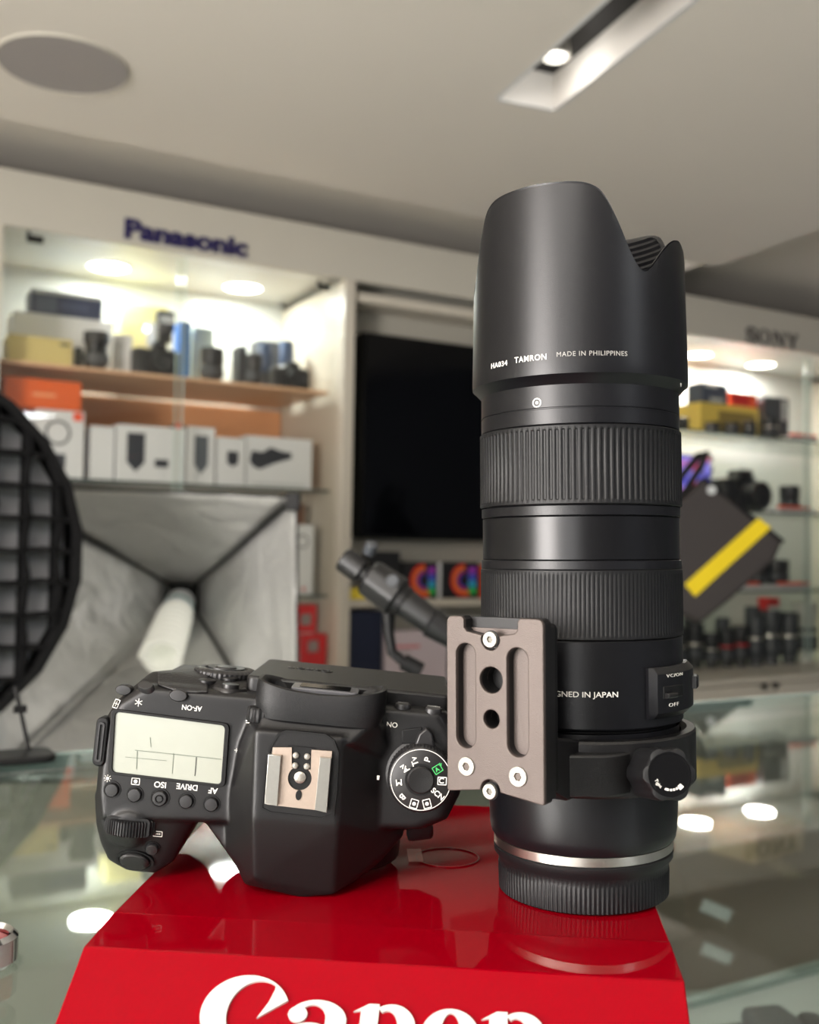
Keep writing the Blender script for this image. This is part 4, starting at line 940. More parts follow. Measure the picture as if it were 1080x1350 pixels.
def slot(pxa, pya, pxb, pyb):
    a = pp(pxa, (pya + pyb) / 2); b = pp(pxb, (pya + pyb) / 2); t = pp((pxa + pxb) / 2, pya); bt = pp((pxa + pxb) / 2, pyb); r_ = (b[0] - a[0]) / 2
    return rrect(a[0], b[0], bt[1], t[1], r_ * .98, 8)
def hole(px, py, rpx): c = pp(px, py); return ell(c[0], c[1], rpx * .343 / 1350 * 1.04, rpx * .343 / 1350 * 1.04, 36)
slots = [slot(602, 848, 627.5, 986), slot(669, 854, 697, 998)]; holes = [hole(648, 896.5, 16.5), hole(648.5, 948, 11.5)]
TH = .0012
plate = shape2d([out] + slots + holes, TH, PLATE, lens, PM @ Matrix.Translation((0, 0, -TH / 2)), 'mounting_plate', .00035)
back_out = [(x0 + .0002, y0 + .001), (x1 - .0002, y0 + .001), (x1 - .0002, y1 - .003), (x1 - .003, y1 - .0004), (x0 + .003, y1 - .0004), (x0 + .0002, y1 - .003)]
PB = Matrix.Translation((0, 0, TH / 2))
shape2d([out] + slots + holes, .0040, PLATED, plate, PB @ Matrix.Translation((0, 0, -.0032)), 'plate_core')
shape2d([back_out] + holes, .0030, PLATED, plate, PB @ Matrix.Translation((0, 0, -.0067)), 'plate_base')
shape2d([[(p[0], p[1]) for p in rrect(x0 + .003, x1 - .003, y0 + .004, y1 - .004, .002)]] + holes, .0008, PLATE, plate, PB @ Matrix.Translation((0, 0, -.0047)), 'slot_floor')
# dovetail foot behind
shape2d([rrect(x0 + .0012, x1 - .0012, y0 + .0015, y1 - .002, .002)], .0036, DARK, plate, Matrix.Translation((0, 0, TH / 2 - .0100)), 'foot_block')
for (px, py, rr, nm) in ((647.5, 843, 10.5, 's'), (616.5, 1010, 12.5, 's'), (684.5, 1023.5, 13, 's'), (647, 1043, 10, 's')):
    c = pp(px, py); R_s = rr * .343 / 1350
    shape2d([ell(c[0], c[1], R_s * 1.13, R_s * 1.13)], .0004, DARK, plate, Matrix.Translation((0, 0, TH / 2 - .0001)), 'screw_recess')
    s1_ = shape2d([ell(c[0], c[1], R_s, R_s, 36), ell(c[0], c[1], R_s * .42, R_s * .42, 6)[::-1]], .0012, WSTEEL, plate, Matrix.Translation((0, 0, TH / 2 + .0003)), 'screw', .00025)
    shape2d([ell(c[0], c[1], R_s * .5, R_s * .5, 6)], .0003, mat('socket_grey', (110, 106, 98), .4, .6), plate, Matrix.Translation((0, 0, TH / 2 + .0001)), 'hex_socket')
# arm from the plate back to the collar
arm = MB(); zb0, zt0 = .0440, .0612
cx_ = (x0 + x1) / 2
def pm(x, y, z): return PM @ Vector((x, y, z))
yb = y0 + .003; 
pts = [pm(x0 + .008, yb, -.008), pm(x1 - .0015, yb, -.008), pm(x0 + .008, y0 + .020, -.008), pm(x1 - .0015, y0 + .020, -.008)]
for xx in (x0 + .008, x1 - .0015):
    for dep in (-.020, -.040):
        q = PM @ Vector((xx, 0, dep)); pts += [Vector((q.x, q.y, zb0)), Vector((q.x, q.y, zt0))]
obj('collar_foot', MB().hull(pts), BLK, lens, bevel=.001)
flat = MB().hull([Vector((a, b, z)) for z in (zb0 + .001, zt0 - .002) for a, b in ((.0, -.0440), (.0078, -.0436), (.0, -.036), (.014, -.036), (-.02, -.0470), (-.02, -.03), (0.0, -.0475))])
obj('collar_block', flat, BLK, lens, bevel=.0008)
# lock knob
kf = LI @ on_y(883, 1021, .335); kr = LI @ on_y(846, 1017, .366)
ka = (kf - kr); KL = ka.length; q = ka.normalized().to_track_quat('Z', 'Y').to_matrix().to_4x4(); q.translation = kr
def kmod(r, z, i, j): return r * (1 + .055 * max(-1, min(1, 1.6 * math.cos(6 * 2 * PI * i / 96)))) if 1 <= j <= 3 else r
kn = obj('lock_knob', MB().lathe([(.0078, 0), (.0086, .002), (.0086, KL - .0015), (.0082, KL - .0004), (.0074, KL)], 96, q, rmod=kmod), RUB, lens, ang=35)
obj('knob_stem', MB().lathe([(.0055, -.012), (.0055, .001)], 32, q), BLK, kn)
obj('knob_face', MB().lathe([(.0072, KL - .0002), (.0071, KL + .0003), (.0066, KL + .0003), (.0065, KL + .0001), (.001, KL + .0001)], 64, q), GLOSSB, kn)
KR = q.copy(); KR.translation = q @ Vector((0, 0, KL + .0004))
zx = (KR.to_3x3() @ Vector((0, 0, 1))); upv = Vector((0, 0, 1)); xv = upv.cross(zx).normalized(); yv = zx.cross(xv)
KF = Matrix((xv, yv, zx)).transposed().to_4x4(); KF.translation = KR.translation
def arcw(r, a0, inner=True): return lambda co: Vector(((r - co.y) * math.cos(a0 - 0 + co.x / r), (r - co.y) * math.sin(a0 + co.x / r), co.z))
text('Tight', .0015, WHITEINK, kn, KF, .00005, 0, 'lettering', arcw(.0050, math.radians(214)))
for a, b in ((246, 262), (266, 274), (278, 286), (290, 298)):
    shape2d([ell(0, 0, .0052, .0052, 6, math.radians(a), math.radians(b)) + ell(0, 0, .0045, .0045, 6, math.radians(a), math.radians(b))[::-1]], .0001, WHITEINK, kn, KF, 'arrow_mark')
shape2d([ell(0, 0, .0058, .0058, 6, math.radians(301), math.radians(318)) + ell(0, 0, .0043, .0043, 6, math.radians(301), math.radians(318))[::-1]], .0001, WHITEINK, kn, KF, 'arrow_mark')
# ================================================================ CAMERA BODY
BT = math.radians(4.8)
bo = on_y(394, 1028, .372)
BM = Matrix((Vector((math.cos(BT), 0, -math.sin(BT))), Vector((math.sin(BT), 0, math.cos(BT))), Vector((0, -1, 0)))).transposed().to_4x4(); BM.translation = bo
BI = BM.inverted()
camr = empty('dslr_camera', BM); tag(camr, 'black digital reflex camera body resting face down on the red stand', 'camera')
def bp(px, py, w_mm): x, y = pl(px, py, BM, w_mm / 1000); return Vector((x, y, w_mm / 1000))
def ext(pts, wb_): return pts + [Vector((p.x, p.y, wb_ / 1000)) for p in pts]
def inset(pts, k, dw):
    c = sum(pts, Vector()) / len(pts); out_ = []
    for p in pts:
        d = (c - p); d.z = 0; out_.append(p + d.normalized() * k / 1000 + Vector((0, 0, dw / 1000)))
    return out_
vb = MB()
A1 = [bp(x, y, -19) for x, y in ((129, 1080), (126, 1045), (131, 985), (137, 950), (153, 924), (188, 902), (250, 912), (340, 925), (505, 930), (588, 938), (604, 968), (608, 1045), (590, 1080), (556, 1094), (262, 1080))]
vb.hull(ext(A1, -90) + inset(A1, 3.2, 3.0))
# thumb rest / rear left bulge
vb.hull([bp(152, 925, -22), bp(188, 896, -26), bp(200, 885, -34), bp(222, 888, -40), bp(252, 880, -52), bp(335, 884, -60), bp(345, 905, -30), bp(250, 910, -24), bp(335, 918, -22), bp(165, 950, -20)] + [Vector((p.x, p.y - .012, -.088)) for p in (bp(160, 925, -30), bp(200, 890, -34), bp(335, 890, -60))])
# grip
G = [bp(124, 1045, -20), bp(126, 1088, -20), bp(242, 1098, -20), bp(262, 1076, -20), bp(132, 1112, -23), bp(238, 1110, -25), bp(142, 1134, -25), bp(168, 1149, -26), bp(204, 1152, -25), bp(228, 1137, -25)]
vb.hull(G + [bp(130, 1050, -17.5), bp(134, 1085, -17.5), bp(238, 1080, -17.5)] + [Vector((p.x, p.y * .90, -.086)) for p in G])
# dome behind the front dial
vb.hull([bp(168 + 34 * math.cos(a), 1088 + 30 * math.sin(a), -20) for a in [i * PI / 8 for i in range(16)]] + [bp(168 + 20 * math.cos(a), 1087 + 15 * math.sin(a), -14.6) for a in [i * PI / 4 for i in range(8)]])
# prism hump
C1 = [bp(337, 962, -1.6), bp(451, 972, -1.6), bp(446, 1088, -1.6), bp(333, 1078, -1.6), bp(335, 1158, -6), bp(350, 1171, -8), bp(400, 1184, -9), bp(440, 1180, -8), bp(298, 1062, -18), bp(300, 1120, -18), bp(322, 1166, -14), bp(468, 1163, -15), bp(500, 1138, -22), bp(532, 1102, -26), bp(520, 1000, -21), bp(505, 955, -20), bp(312, 985, -18), bp(326, 950, -18)]
vb.hull(C1 + [Vector((p.x, p.y, -.06)) for p in C1 if p.y > -.040] + [Vector((p.x, p.y, -.055)) for p in C1])
vb.hull([bp(345, 936, -7), bp(497, 949, -7), bp(340, 968, -2.5), bp(462, 980, -2.5), bp(332, 915, -32), bp(508, 925, -32), bp(330, 1000, -17), bp(520, 1005, -20), bp(332, 955, -16), bp(512, 965, -18)])
# dial shoulder
vb.hull([bp(555 + 47 * math.cos(a), 1029 + 46 * math.sin(a), -24) for a in [i * PI / 12 for i in range(24)]] + [bp(555 + 43 * math.cos(a), 1028 + 42 * math.sin(a), -17) for a in [i * PI / 12 for i in range(24)]])
vb.hull([bp(x, y, w_) for x, y, w_ in ((535, 1085, -24), (572, 1092, -24), (570, 1106, -28), (538, 1110, -28), (540, 1104, -50), (572, 1102, -50), (560, 1060, -24), (560, 1060, -60))])
vb.hull([bp(x, y, -19) for x, y in ((258, 1068), (275, 1079), (297, 1095), (306, 1117), (316, 1146), (326, 1164), (340, 1100), (320, 1050))] + [Vector((p.x, p.y, -.055)) for p in [bp(x, y, -19) for x, y in ((258, 1068), (275, 1079), (297, 1095), (306, 1117), (316, 1146), (340, 1100), (320, 1050))]])
# lens mount throat
mc = bp(418, 1040, -52)
vb.lathe([(.036, -.030), (.036, 0)], 48, Matrix.Translation((mc.x, -.008, mc.z)) @ Matrix.Rotation(-PI / 2, 4, 'X'))
me = bpy.data.meshes.new('body'); me.from_pydata(vb.v, [], vb.f)
tmp = bpy.data.objects.new('tmp', me); COL.objects.link(tmp)
md = tmp.modifiers.new('r', 'REMESH'); md.mode = 'VOXEL'; md.voxel_size = .00075; md.use_smooth_shade = True
md = tmp.modifiers.new('s', 'SMOOTH'); md.factor = .5; md.iterations = 10
me2 = frame(tmp); bpy.data.objects.remove(tmp); me2.name = 'body'
me2.shade_smooth()
body = mesh_obj('body', me2, BODY, camr)
from mathutils.bvhtree import BVHTree
bv = BVHTree.FromPolygons([v.co for v in me2.vertices], [tuple(p.vertices) for p in me2.polygons])
def hit(px, py):
    o = BI @ CAM; d = (BI.to_3x3() @ ray(px, py)).normalized(); h = bv.ray_cast(o, d)
    return (h[0], h[1]) if h[0] is not None else (bp(px, py, -20), Vector((0, 0, 1)))
def onb(px, py, lift=0.0, nrm_=None, spin=0.0):              # frame on the body surface under a pixel
    p, nn = hit(px, py)
    if nrm_ is not None: nn = Vector(nrm_)
    nn = nn.normalized(); yv = Vector((0, 1, 0)); 
    if abs(nn.y) > .9: yv = Vector((0, 0, -1))
    xv = yv.cross(nn).normalized(); yv = nn.cross(xv)
    M = Matrix((xv, yv, nn)).transposed().to_4x4(); M.translation = p + nn * lift
    return M @ Matrix.Rotation(spin, 4, 'Z')
Zu = (0, 0, 1)
BTN = mat('button_black', (30, 29, 30), .38, spec=.5)
def button(px, py, r_, h=.0014, ring=True, n=None, name='button', sy=1.0, m=BTN):
    M = onb(px, py, 0, n) @ Matrix.Diagonal((1, sy, 1, 1))
    b = obj(name, MB().lathe([(r_, -.002), (r_, h * .6), (r_ * .86, h), (r_ * .5, h * 1.05)], 32, M), m, camr, ang=40)
    if ring: obj('button_ring', MB().lathe([(r_ * 1.28, -.001), (r_ * 1.28, .0003), (r_ * 1.12, .0003), (r_ * 1.12, -.001)], 32, M, cap=False), DARK, b)
    return b
def lab(s, px, py, size, spin=PI, m=WHITEINK, bold=0, n=Zu, width=None, parent=None):
    return text(s, size, m, parent or camr, onb(px, py, .0002, n, spin), .00006, bold, 'lettering', width=width)
for i, (x, y) in enumerate(((148, 1041), (178, 1047.5), (211, 1052), (246, 1056), (279, 1060))):
    b = button(x, y, .0026 if i != 2 else .0029)
    if i == 2: obj('button_dimple', MB().lathe([(.0016, .0015), (.0013, .0018), (.0010, .0015)], 24, onb(x, y, 0, None), cap=False), DARK, b)
lab('AF', 281, 1042, .0030, bold=.00004); lab('DRIVE', 247, 1037, .0030, bold=.00004); lab('ISO', 211.5, 1034, .0031, bold=.00004)
def icon(px, py, loops, spin=0, m=WHITEINK, n=Zu, nm='icon'): return shape2d(loops, .00012, m, camr, onb(px, py, .0002, n, spin), nm)
def frame_loops(w_, h, t=.00025): return [rrect(-w_, w_, -h, h, .0003, 3), rrect(-w_ + t, w_ - t, -h + t, h - t, .0002, 3)[::-1]]
icon(179, 1030, frame_loops(.0016, .0013) + [ell(0, 0, .0007, .0007, 16)])
icon(142, 1026, [ell(0, 0, .0006, .0006, 14)]); 
for k in range(8):
    a = k * PI / 4; icon(142, 1026, [[(.0009 * math.cos(a) - .0001 * math.sin(a), .0009 * math.sin(a) + .0001 * math.cos(a)), (.0014 * math.cos(a) - .0001 * math.sin(a), .0014 * math.sin(a) + .0001 * math.cos(a)), (.0014 * math.cos(a) + .0001 * math.sin(a), .0014 * math.sin(a) - .0001 * math.cos(a)), (.0009 * math.cos(a) + .0001 * math.sin(a), .0009 * math.sin(a) - .0001 * math.cos(a))]])
icon(154, 928, n=None, loops= frame_loops(.0017, .0017) + [rrect(-.0001, .0001, -.0011, .0011, .00005, 2), rrect(-.0011, -.0003, -.0001, .0001, .00005, 2), rrect(.0003, .0011, -.0001, .0001, .00005, 2)])
for k in range(3):
    a = k * PI / 3 + PI / 6; c_, s_2 = math.cos(a), math.sin(a)
    icon(183, 926, n=None, loops= [[(.0015 * c_ - .00013 * s_2, .0015 * s_2 + .00013 * c_), (-.0015 * c_ - .00013 * s_2, -.0015 * s_2 + .00013 * c_), (-.0015 * c_ + .00013 * s_2, -.0015 * s_2 - .00013 * c_), (.0015 * c_ + .00013 * s_2, .0015 * s_2 - .00013 * c_)]])
lab('AF-ON', 253, 933, .0027, bold=.00003, width=.0075)
lab('ON', 517, 955, .0027, bold=.00003)
icon(208, 1099, n=None, loops= frame_loops(.0018, .0012) + [rrect(-.001, -.0004, -.0003, .0003, .0001, 2), rrect(.0004, .001, -.0003, .0003, .0001, 2), rrect(-.0002, .0002, -.0003, .0003, .0001, 2)])
icon(312, 989, [[(-.0008, -.0001), (.0008, -.0001), (.0008, .0001), (-.0008, .0001)]]); icon(312, 989, [[(-.0001, -.0008), (.0001, -.0008), (.0001, .0008), (-.0001, .0008)]])
icon(498, 1025, [[(-.0007, -.0008), (.0006, -.0008), (.0007, .0008), (-.0006, .0008)]])
icon(328, 953, [[(-.001, -.0001), (.001, -.0001), (.001, .0002), (-.001, .0002)], [(-.0012, .0006), (-.0006, .0006), (-.0006, .0010), (-.0012, .0010)]])
button(201, 1118, .0024); 
# front dial
M = onb(168, 1090, 0, Zu); p = M.translation
q = Matrix.Translation((p.x, p.y - .0005, p.z - .0074)) @ Matrix.Rotation(-PI / 2, 4, 'X')
dd = obj('front_dial', MB().lathe([(.0094, -.0029), (.0100, -.0024), (.0100, .0024), (.0094, .0029)], 232, q, rmod=lambda r, z, i, j: r * (1.045 if i % 4 < 2 else 1)), RUB, camr, ang=40)
obj('dial_slot', MB().prism(rrect(-.0082, .0082, -.0034, .0034, .0016), -.0006, -.0001, M), DARK, camr)
# shutter button
button(178, 1134, .0058, .0016, True, None, 'shutter_button', .62, BLK)
# rear edge buttons
for (x, y, s_x) in ((164, 909, .0032), (193, 907, .0034), (236, 917, .0036)):
    button(x, y, s_x, .0016, False, None, 'button', .62)
# top display
c4 = [bp(x, y, -15.4) for x, y in ((147, 934), (303, 954), (297, 1038), (142, 1020))]
cen_ = sum(c4, Vector()) / 4
def quad_r(c4, k, rad_=.0022, n=5):
    cc = sum(c4, Vector()) / 4; pts = [cc + (p - cc) * k for p in c4]; o_ = []
    for i in range(4):
        a, b_, c_ = pts[i - 1], pts[i], pts[(i + 1) % 4]; d1 = (a - b_).normalized() * rad_; d2 = (c_ - b_).normalized() * rad_
        for t in range(n + 1):
            t_ = t / n; o_.append((b_ + d1 * (1 - t_) ** 2 + d2 * t_ ** 2))
    return [(v.x, v.y) for v in o_]
wtop = hit(225, 985)[0].z
lcd = shape2d([quad_r(c4, 1.0), quad_r(c4, .925, .0018)[::-1]], .0012, DARK, camr, Matrix.Translation((0, 0, wtop + .0004)), 'display_frame', .0002)
LCDM = mat('lcd_green', (152, 155, 144), .12, spec=.6, var=.02, scale=100)
scr = shape2d([quad_r(c4, .95, .0018)], .0004, LCDM, camr, Matrix.Translation((0, 0, wtop + .0003)), 'top_display')
def lcdl(x0, y0, x1, y1, wd=.00012, m=None):
    a = pl(x0, y0, BM, wtop + .0006); b_ = pl(x1, y1, BM, wtop + .0006); a = Vector(a); b_ = Vector(b_); d = (b_ - a).normalized(); nn = Vector((-d.y, d.x)) * wd
    shape2d([[tuple(a + nn), tuple(b_ + nn), tuple(b_ - nn), tuple(a - nn)]], .00005, m or mat('lcd_line', (96, 104, 92), .4), scr, Matrix.Translation((0, 0, .00035)), 'lcd_line')
lcdl(178, 989, 292, 1001); lcdl(259, 998, 257, 1023, .00015, mat('lcd_line_dark', (40, 42, 38), .4)); lcdl(181, 990, 180, 1014)
lcdl(198, 972, 199, 985, .0001); lcdl(220, 1003, 165, 998, .00008); lcdl(229, 993, 227, 1020, .0001)
# strap lug
hp = bp(134, 977, -17)
lug = obj('strap_lug', MB().prism(rrect(-.0024, .0024, -.0092, .0092, .0022), -.004, .0016, Matrix.Translation((hp.x, hp.y, hp.z))), DARK, camr, bevel=.0006)
shape2d([rrect(-.0011, .0013, -.0074, .0074, .0011), rrect(-.0004, .0006, -.0066, .0066, .0005)[::-1]], .0006, BTN, lug, Matrix.Translation((hp.x - .0002, hp.y, hp.z + .0019)), 'lug_bar')
# hot shoe
HS = -.0009
shape2d([[tuple(v.xy) for v in [bp(x, y, -1) for x, y in ((344, 1066), (349, 1010), (355, 985), (366, 967), (378, 962), (429, 967), (441, 975), (447, 992), (445, 1040), (441, 1074), (425, 1080), (356, 1072))]], [tuple(v.xy) for v in [bp(x, y, -1) for x, y in ((346.5, 1064), (351.5, 1010), (357.5, 986), (368, 969.5), (379, 965), (428, 969.5), (439, 977), (444.5, 993), (442.5, 1040), (438.5, 1072), (424, 1077), (357, 1069.5))]][::-1]], .0012, DARK, camr, Matrix.Translation((0, 0, HS)), 'shoe_groove')
bed = shape2d([[tuple(bp(x, y, -1).xy) for x, y in ((346.5, 1064), (351.5, 1010), (357.5, 986), (368, 969.5), (379, 965), (428, 969.5), (439, 977), (444.5, 993), (442.5, 1040), (438.5, 1072), (424, 1077), (357, 1069.5))]], .0008, BODY, camr, Matrix.Translation((0, 0, HS - .0002)), 'shoe_bed')
key = [bp(x, y, 0) for x, y in ((385, 985), (411, 988), (408, 1014))] 
cc = bp(395.5, 1025.5, 0); r15 = 15.5 * .372 / 1350
SHM = mat('shoe_metal', (190, 172, 158), .35, .75, bump=.1, scale=900)
outp = [tuple(bp(x, y, 0).xy) for x, y in ((360, 985), (385, 985), (385, 1012))]
arc_ = [(cc.x + r15 * math.cos(a), cc.y + r15 * math.sin(a)) for a in [math.radians(130 + 280 * i / 24) for i in range(25)]]
outp += arc_ + [tuple(bp(x, y, 0).xy) for x, y in ((410, 1014), (411, 988), (438, 990), (431, 1069), (352, 1060))]
shoe = shape2d([outp], .0010, SHM, camr, Matrix.Translation((0, 0, .0002)), 'hot_shoe')
shape2d([[tuple(bp(x, y, 0).xy) for x, y in ((380, 983), (414, 986), (412, 1042), (378, 1042))]], .0006, DARK, shoe, Matrix.Translation((0, 0, -.0004)), 'shoe_insulator')
for pts in (((354, 994), (371, 996), (366, 1062), (349, 1059)), ((422, 998), (437, 999), (431, 1071), (415, 1067))):
    shape2d([[tuple(bp(x, y, 2).xy) for x, y in pts]], .0022, mat('rail_steel', (160, 158, 152), .3, .75), shoe, Matrix.Translation((0, 0, .0014)), 'shoe_rail', .0002)
for x, y, rr in ((395.5, 1025, 7.6), (390, 996, 4.2), (405, 997.5, 4.2), (389, 1009.5, 4.2), (404.5, 1010.5, 4.2)):
    p_ = bp(x, y, .5); R_s = rr * .372 / 1350
    obj('contact_pin', MB().lathe([(R_s, -.001), (R_s, .0003), (R_s * .7, .0007), (R_s * .2, .0008)], 24, Matrix.Translation((p_.x, p_.y, .0002))), WSTEEL, shoe)
p_ = bp(394, 1048, .5); shape2d([ell(p_.x, p_.y, .0011, .0018, 20)], .0004, DARK, shoe, Matrix.Translation((0, 0, .0007)), 'lock_hole')
# mode dial
dc = bp(555, 1028, -7.5)
DM = Matrix.Translation(dc)
Rd = 42 * .3795 / 1350
dial = obj('mode_dial', MB().lathe([(Rd * 1.02, -.0100), (Rd * 1.02, -.0012), (Rd * .985, -.0002), (Rd * .96, 0)], 240, DM, rmod=lambda r, z, i, j: r * (1.02 if (i % 4 < 2 and j < 2) else 1)), BTN, camr, ang=40)
obj('dial_base', MB().lathe([(Rd * 1.16, -.014), (Rd * 1.12, -.0085), (Rd * 1.0, -.0078)], 64, DM), BODY, dial)
shape2d([ell(0, 0, Rd * .945, Rd * .945, 64), ell(0, 0, Rd * .925, Rd * .925, 64)[::-1]], .0001, WHITEINK, dial, DM @ Matrix.Translation((0, 0, .0002)), 'white_circle')
obj('lock_button', MB().lathe([(Rd * .42, -.001), (Rd * .42, .0008), (Rd * .38, .0012), (Rd * .1, .0010)], 48, DM), BLK, dial)
obj('lock_groove', MB().lathe([(Rd * .50, -.001), (Rd * .50, .00015), (Rd * .43, .00015), (Rd * .43, -.001)], 48, DM, cap=False), DARK, dial)
def dtext(s, px, py, size=.0032, m=WHITEINK, bold=.00006):
    x, y = pl(px, py, BM, dc.z); a = math.atan2(y - dc.y, x - dc.x)
    text(s, size, m, dial, Matrix.Translation((x, y, dc.z + .0002)) @ Matrix.Rotation(a, 4, 'Z'), .00006, bold, 'lettering')
dtext('P', 564, 1001.5); dtext('Tv', 547, 1003.5); dtext('Av', 533.5, 1013); dtext('M', 526, 1031); dtext('B', 530.5, 1050); dtext('SCN', 577, 1047, .0028); dtext('C', 582, 1029.5, .0028)
for (px, py, m_) in ((546, 1059.5, WHITEINK), (563, 1059.5, WHITEINK), (577, 1014, GREENINK), (583, 1029.5, WHITEINK)):
    x, y = pl(px, py, BM, dc.z); a = math.atan2(y - dc.y, x - dc.x)
    shape2d(frame_loops(.0017, .0015, .0003) + ([ell(0, 0, .0007, .0007, 12)] if py > 1050 else []), .00012, m_, dial, Matrix.Translation((x, y, dc.z + .0002)) @ Matrix.Rotation(a, 4, 'Z'), 'dial_icon')
dtext('A', 576.5, 1014.5, .0022, GREENINK); dtext('+', 581, 1008, .0024, GREENINK)
# power lever
lev = [bp(x, y, -15) for x, y in ((556, 990), (545, 985), (552, 966), (562, 958), (570, 966), (574, 985), (566, 992))]
obj('power_lever', MB().prism([(v.x, v.y) for v in lev], -.0175, -.0125), BTN, camr, bevel=.0008)
lw_ = [bp(x, y, -16) for x, y in ((530, 962), (556, 958), (556, 980), (530, 980))]
obj('lever_recess', MB().prism([(v.x, v.y) for v in lw_], -.0165, -.0152), DARK, camr, bevel=.0003)
# menu and info buttons
for x, y, s in ((531, 932.5, 'INFO'), (571.5, 937.5, 'MENU')):
    b = button(x, y, .0032, .0014, False, None, 'button', .75); text(s, .0018, GREYINK, b, onb(x, y - 1, .0016, None, PI), .00005, 0, 'lettering')
# eyecup
eb = bp(418, 944, -3); et = bp(418, 917, -3)
ecx = bp(420, 930, -3).x; ew = (bp(505, 930, -10).x - bp(331, 930, -10).x) / 2
EY0 = eb.y; EYT = et.y
def eloop(sc_, sw, y, sag, n=64):
    o_ = []
    for i in range(n):
        a = 2 * PI * i / n; c_, s_2 = math.cos(a), math.sin(a)
        X = math.copysign(abs(c_) ** .45, c_) * ew * sc_; Z = math.copysign(abs(s_2) ** .55, s_2) * .0135 * sw
        o_.append(Vector((ecx + X, y + sag * (X / ew) ** 2, -.0165 + Z)))
    return o_
Ls = [eloop(.94, .96, EY0 - .003, .0), eloop(.99, 1.0, EY0 + .0005, .0004), eloop(1.0, 1.0, EY0 + .002, .0012), eloop(1.0, 1.0, EYT - .0016, .0030), eloop(.985, .97, EYT, .0034), eloop(.93, .86, EYT + .0004, .0034), eloop(.88, .76, EYT - .001, .0028), eloop(.84, .70, EYT - .006, .001), eloop(.80, .60, EYT - .010, .0)]
mb = MB(); vs = [v for l in Ls for v in l]; n = 64
fs = [(j * n + i, j * n + (i + 1) % n, (j + 1) * n + (i + 1) % n, (j + 1) * n + i) for j in range(len(Ls) - 1) for i in range(n)] + [tuple(range(n))]
ec = obj('eyecup', mb.add(vs, fs), RUB, camr, ang=60)
obj('eyepiece_frame', MB().prism(rrect(-.0125, .0125, -.0072, .0072, .002), -.0012, .0022, Matrix.Translation((ecx + .001, EYT - .0010, -.0175)) @ Matrix.Rotation(-PI / 2, 4, 'X')), mat('eyepiece_grey', (88, 88, 92), .3), ec, bevel=.0005)
obj('eyepiece_glass', MB().prism(rrect(-.0095, .0095, -.0050, .0050, .001), .0022, .0025, Matrix.Translation((ecx + .001, EYT - .0010, -.0175)) @ Matrix.Rotation(-PI / 2, 4, 'X')), GLOSSB, ec)
# dioptre wheel beside the eyecup
p_ = bp(341, 943, -6)
obj('dioptre_wheel', MB().lathe([(.0042, -.003), (.0046, -.0024), (.0046, .0018), (.004, .0024)], 80, Matrix.Translation((p_.x, p_.y, p_.z - .004)) @ Matrix.Rotation(-PI / 2, 4, 'X'), rmod=lambda r, z, i, j: r * (1.07 if i % 5 < 2 else 1)), RUB, camr, ang=40)
# folded screen on the back
s1_ = bp(586, 889, -84); s2_ = bp(586, 915, -34); s3 = bp(352, 873, -84)
print('SCREEN', s1_, s2_, s3, 'EYE', EY0, EYT)
yt = (s1_.y + s3.y) / 2
slab_ = MB().prism(rrect(s3.x, s1_.x + .001, -.088, -.026, .003), yt - .0075, yt, Matrix(((1, 0, 0, 0), (0, 0, 1, 0), (0, 1, 0, 0), (0, 0, 0, 1))))
scn = obj('folding_screen', slab_, BLK, camr, bevel=.0012, seg=3)
pcn = bp(408, 887, -60)
text('Canon', .009, mat('embossed_black', (16, 16, 17), .3), scn, Matrix.Translation((pcn.x, yt + .0001, -.062)) @ Matrix.Rotation(-PI / 2, 4, 'X') @ Matrix.Rotation(PI, 4, 'Z'), .0003, .0001, 'lettering', width=.019)
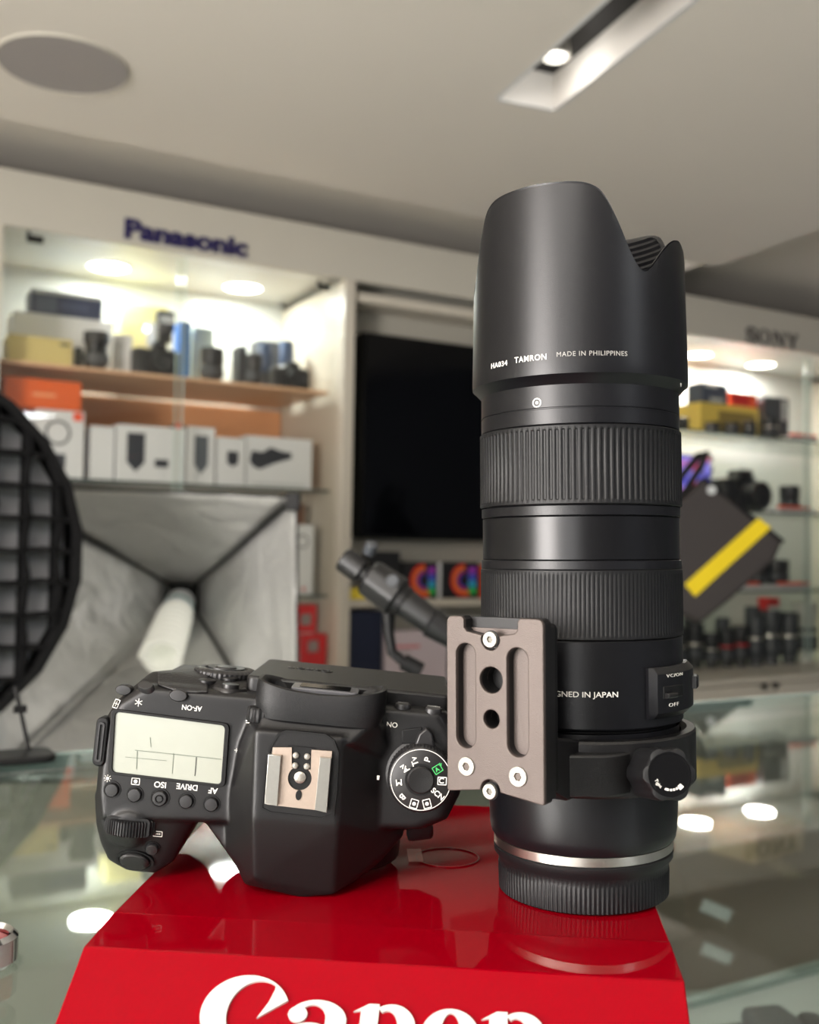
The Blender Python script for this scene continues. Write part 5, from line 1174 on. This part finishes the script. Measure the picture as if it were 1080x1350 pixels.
# rear controls
wc = bp(298, 884, -47)
WMx = Matrix.Translation((wc.x, wc.y - .0005, wc.z)) @ Matrix.Rotation(-PI / 2, 4, 'X')
ww = 40 * (.372 + .047) / 1350
whl = obj('control_wheel', MB().lathe([(ww, -.004), (ww, .0005), (ww * .93, .0014), (ww * .70, .0016), (ww * .66, .0008)], 160, WMx, rmod=lambda r, z, i, j: r * (1.025 if i % 4 < 2 and j < 2 else 1)), BTN, camr, ang=40)
obj('wheel_pad', MB().lathe([(ww * .62, 0), (ww * .60, .0019), (ww * .35, .0016), (ww * .32, .0022), (ww * .05, .0024)], 64, WMx), BTN, whl)
obj('wheel_base', MB().lathe([(ww * 1.15, -.014), (ww * 1.08, -.0035)], 64, WMx), BODY, whl)
jc = bp(303, 912, -25); JM = Matrix.Translation((jc.x, jc.y, jc.z)) @ Matrix.Rotation(-PI / 2, 4, 'X')
js = obj('direction_pad', MB().lathe([(.0068, -.005), (.0068, .0005), (.0058, .0018), (.004, .0012)], 64, JM, rmod=lambda r, z, i, j: r * (1 + .05 * math.cos(4 * 2 * PI * i / 64))), BTN, camr, ang=40)
obj('centre_button', MB().lathe([(.0034, .001), (.0032, .0030), (.001, .0033)], 32, JM), BTN, js)
for x, y, w_ in ((273, 899, -30), (303, 896, -36)):
    q_ = bp(x, y, w_); obj('button', MB().lathe([(.0036, -.003), (.0034, .0008), (.002, .0013)], 28, Matrix.Translation(q_) @ Matrix.Rotation(-PI / 2, 4, 'X')), BLK, camr)
# textured thumb pad
PADM = mat('grained_leather', (24, 23, 24), .5, bump=1.0, scale=700)
vs = []; fs = []; gx = 22; gy2 = 10
for i in range(gx + 1):
    for j in range(gy2 + 1):
        u = i / gx; v = j / gy2
        px_ = 208 + 66 * u; top_ = 889 - 5 * math.sin(u * 1.6); bot_ = 904 + 10 * min(1, u * 2.2) - 0 * u
        h = hit(px_, top_ + (bot_ - top_) * v); vs.append(h[0] + h[1] * .0005)
fs = [(i * (gy2 + 1) + j, (i + 1) * (gy2 + 1) + j, (i + 1) * (gy2 + 1) + j + 1, i * (gy2 + 1) + j + 1) for i in range(gx) for j in range(gy2)]
po = obj('thumb_pad', MB().add(vs, fs), PADM, camr, ang=80); so = po.modifiers.new('s', 'SOLIDIFY'); so.thickness = .0005; so.offset = 0
# steel lens mount ring below
obj('lens_mount', MB().lathe([(.0315, 0), (.0315, .003), (.0308, .0034), (.0308, .0115)], 96, Matrix.Translation((mc.x, -.0385, mc.z)) @ Matrix.Rotation(-PI / 2, 4, 'X')), mat('mount_steel', (190, 192, 198), .25, .85), camr)
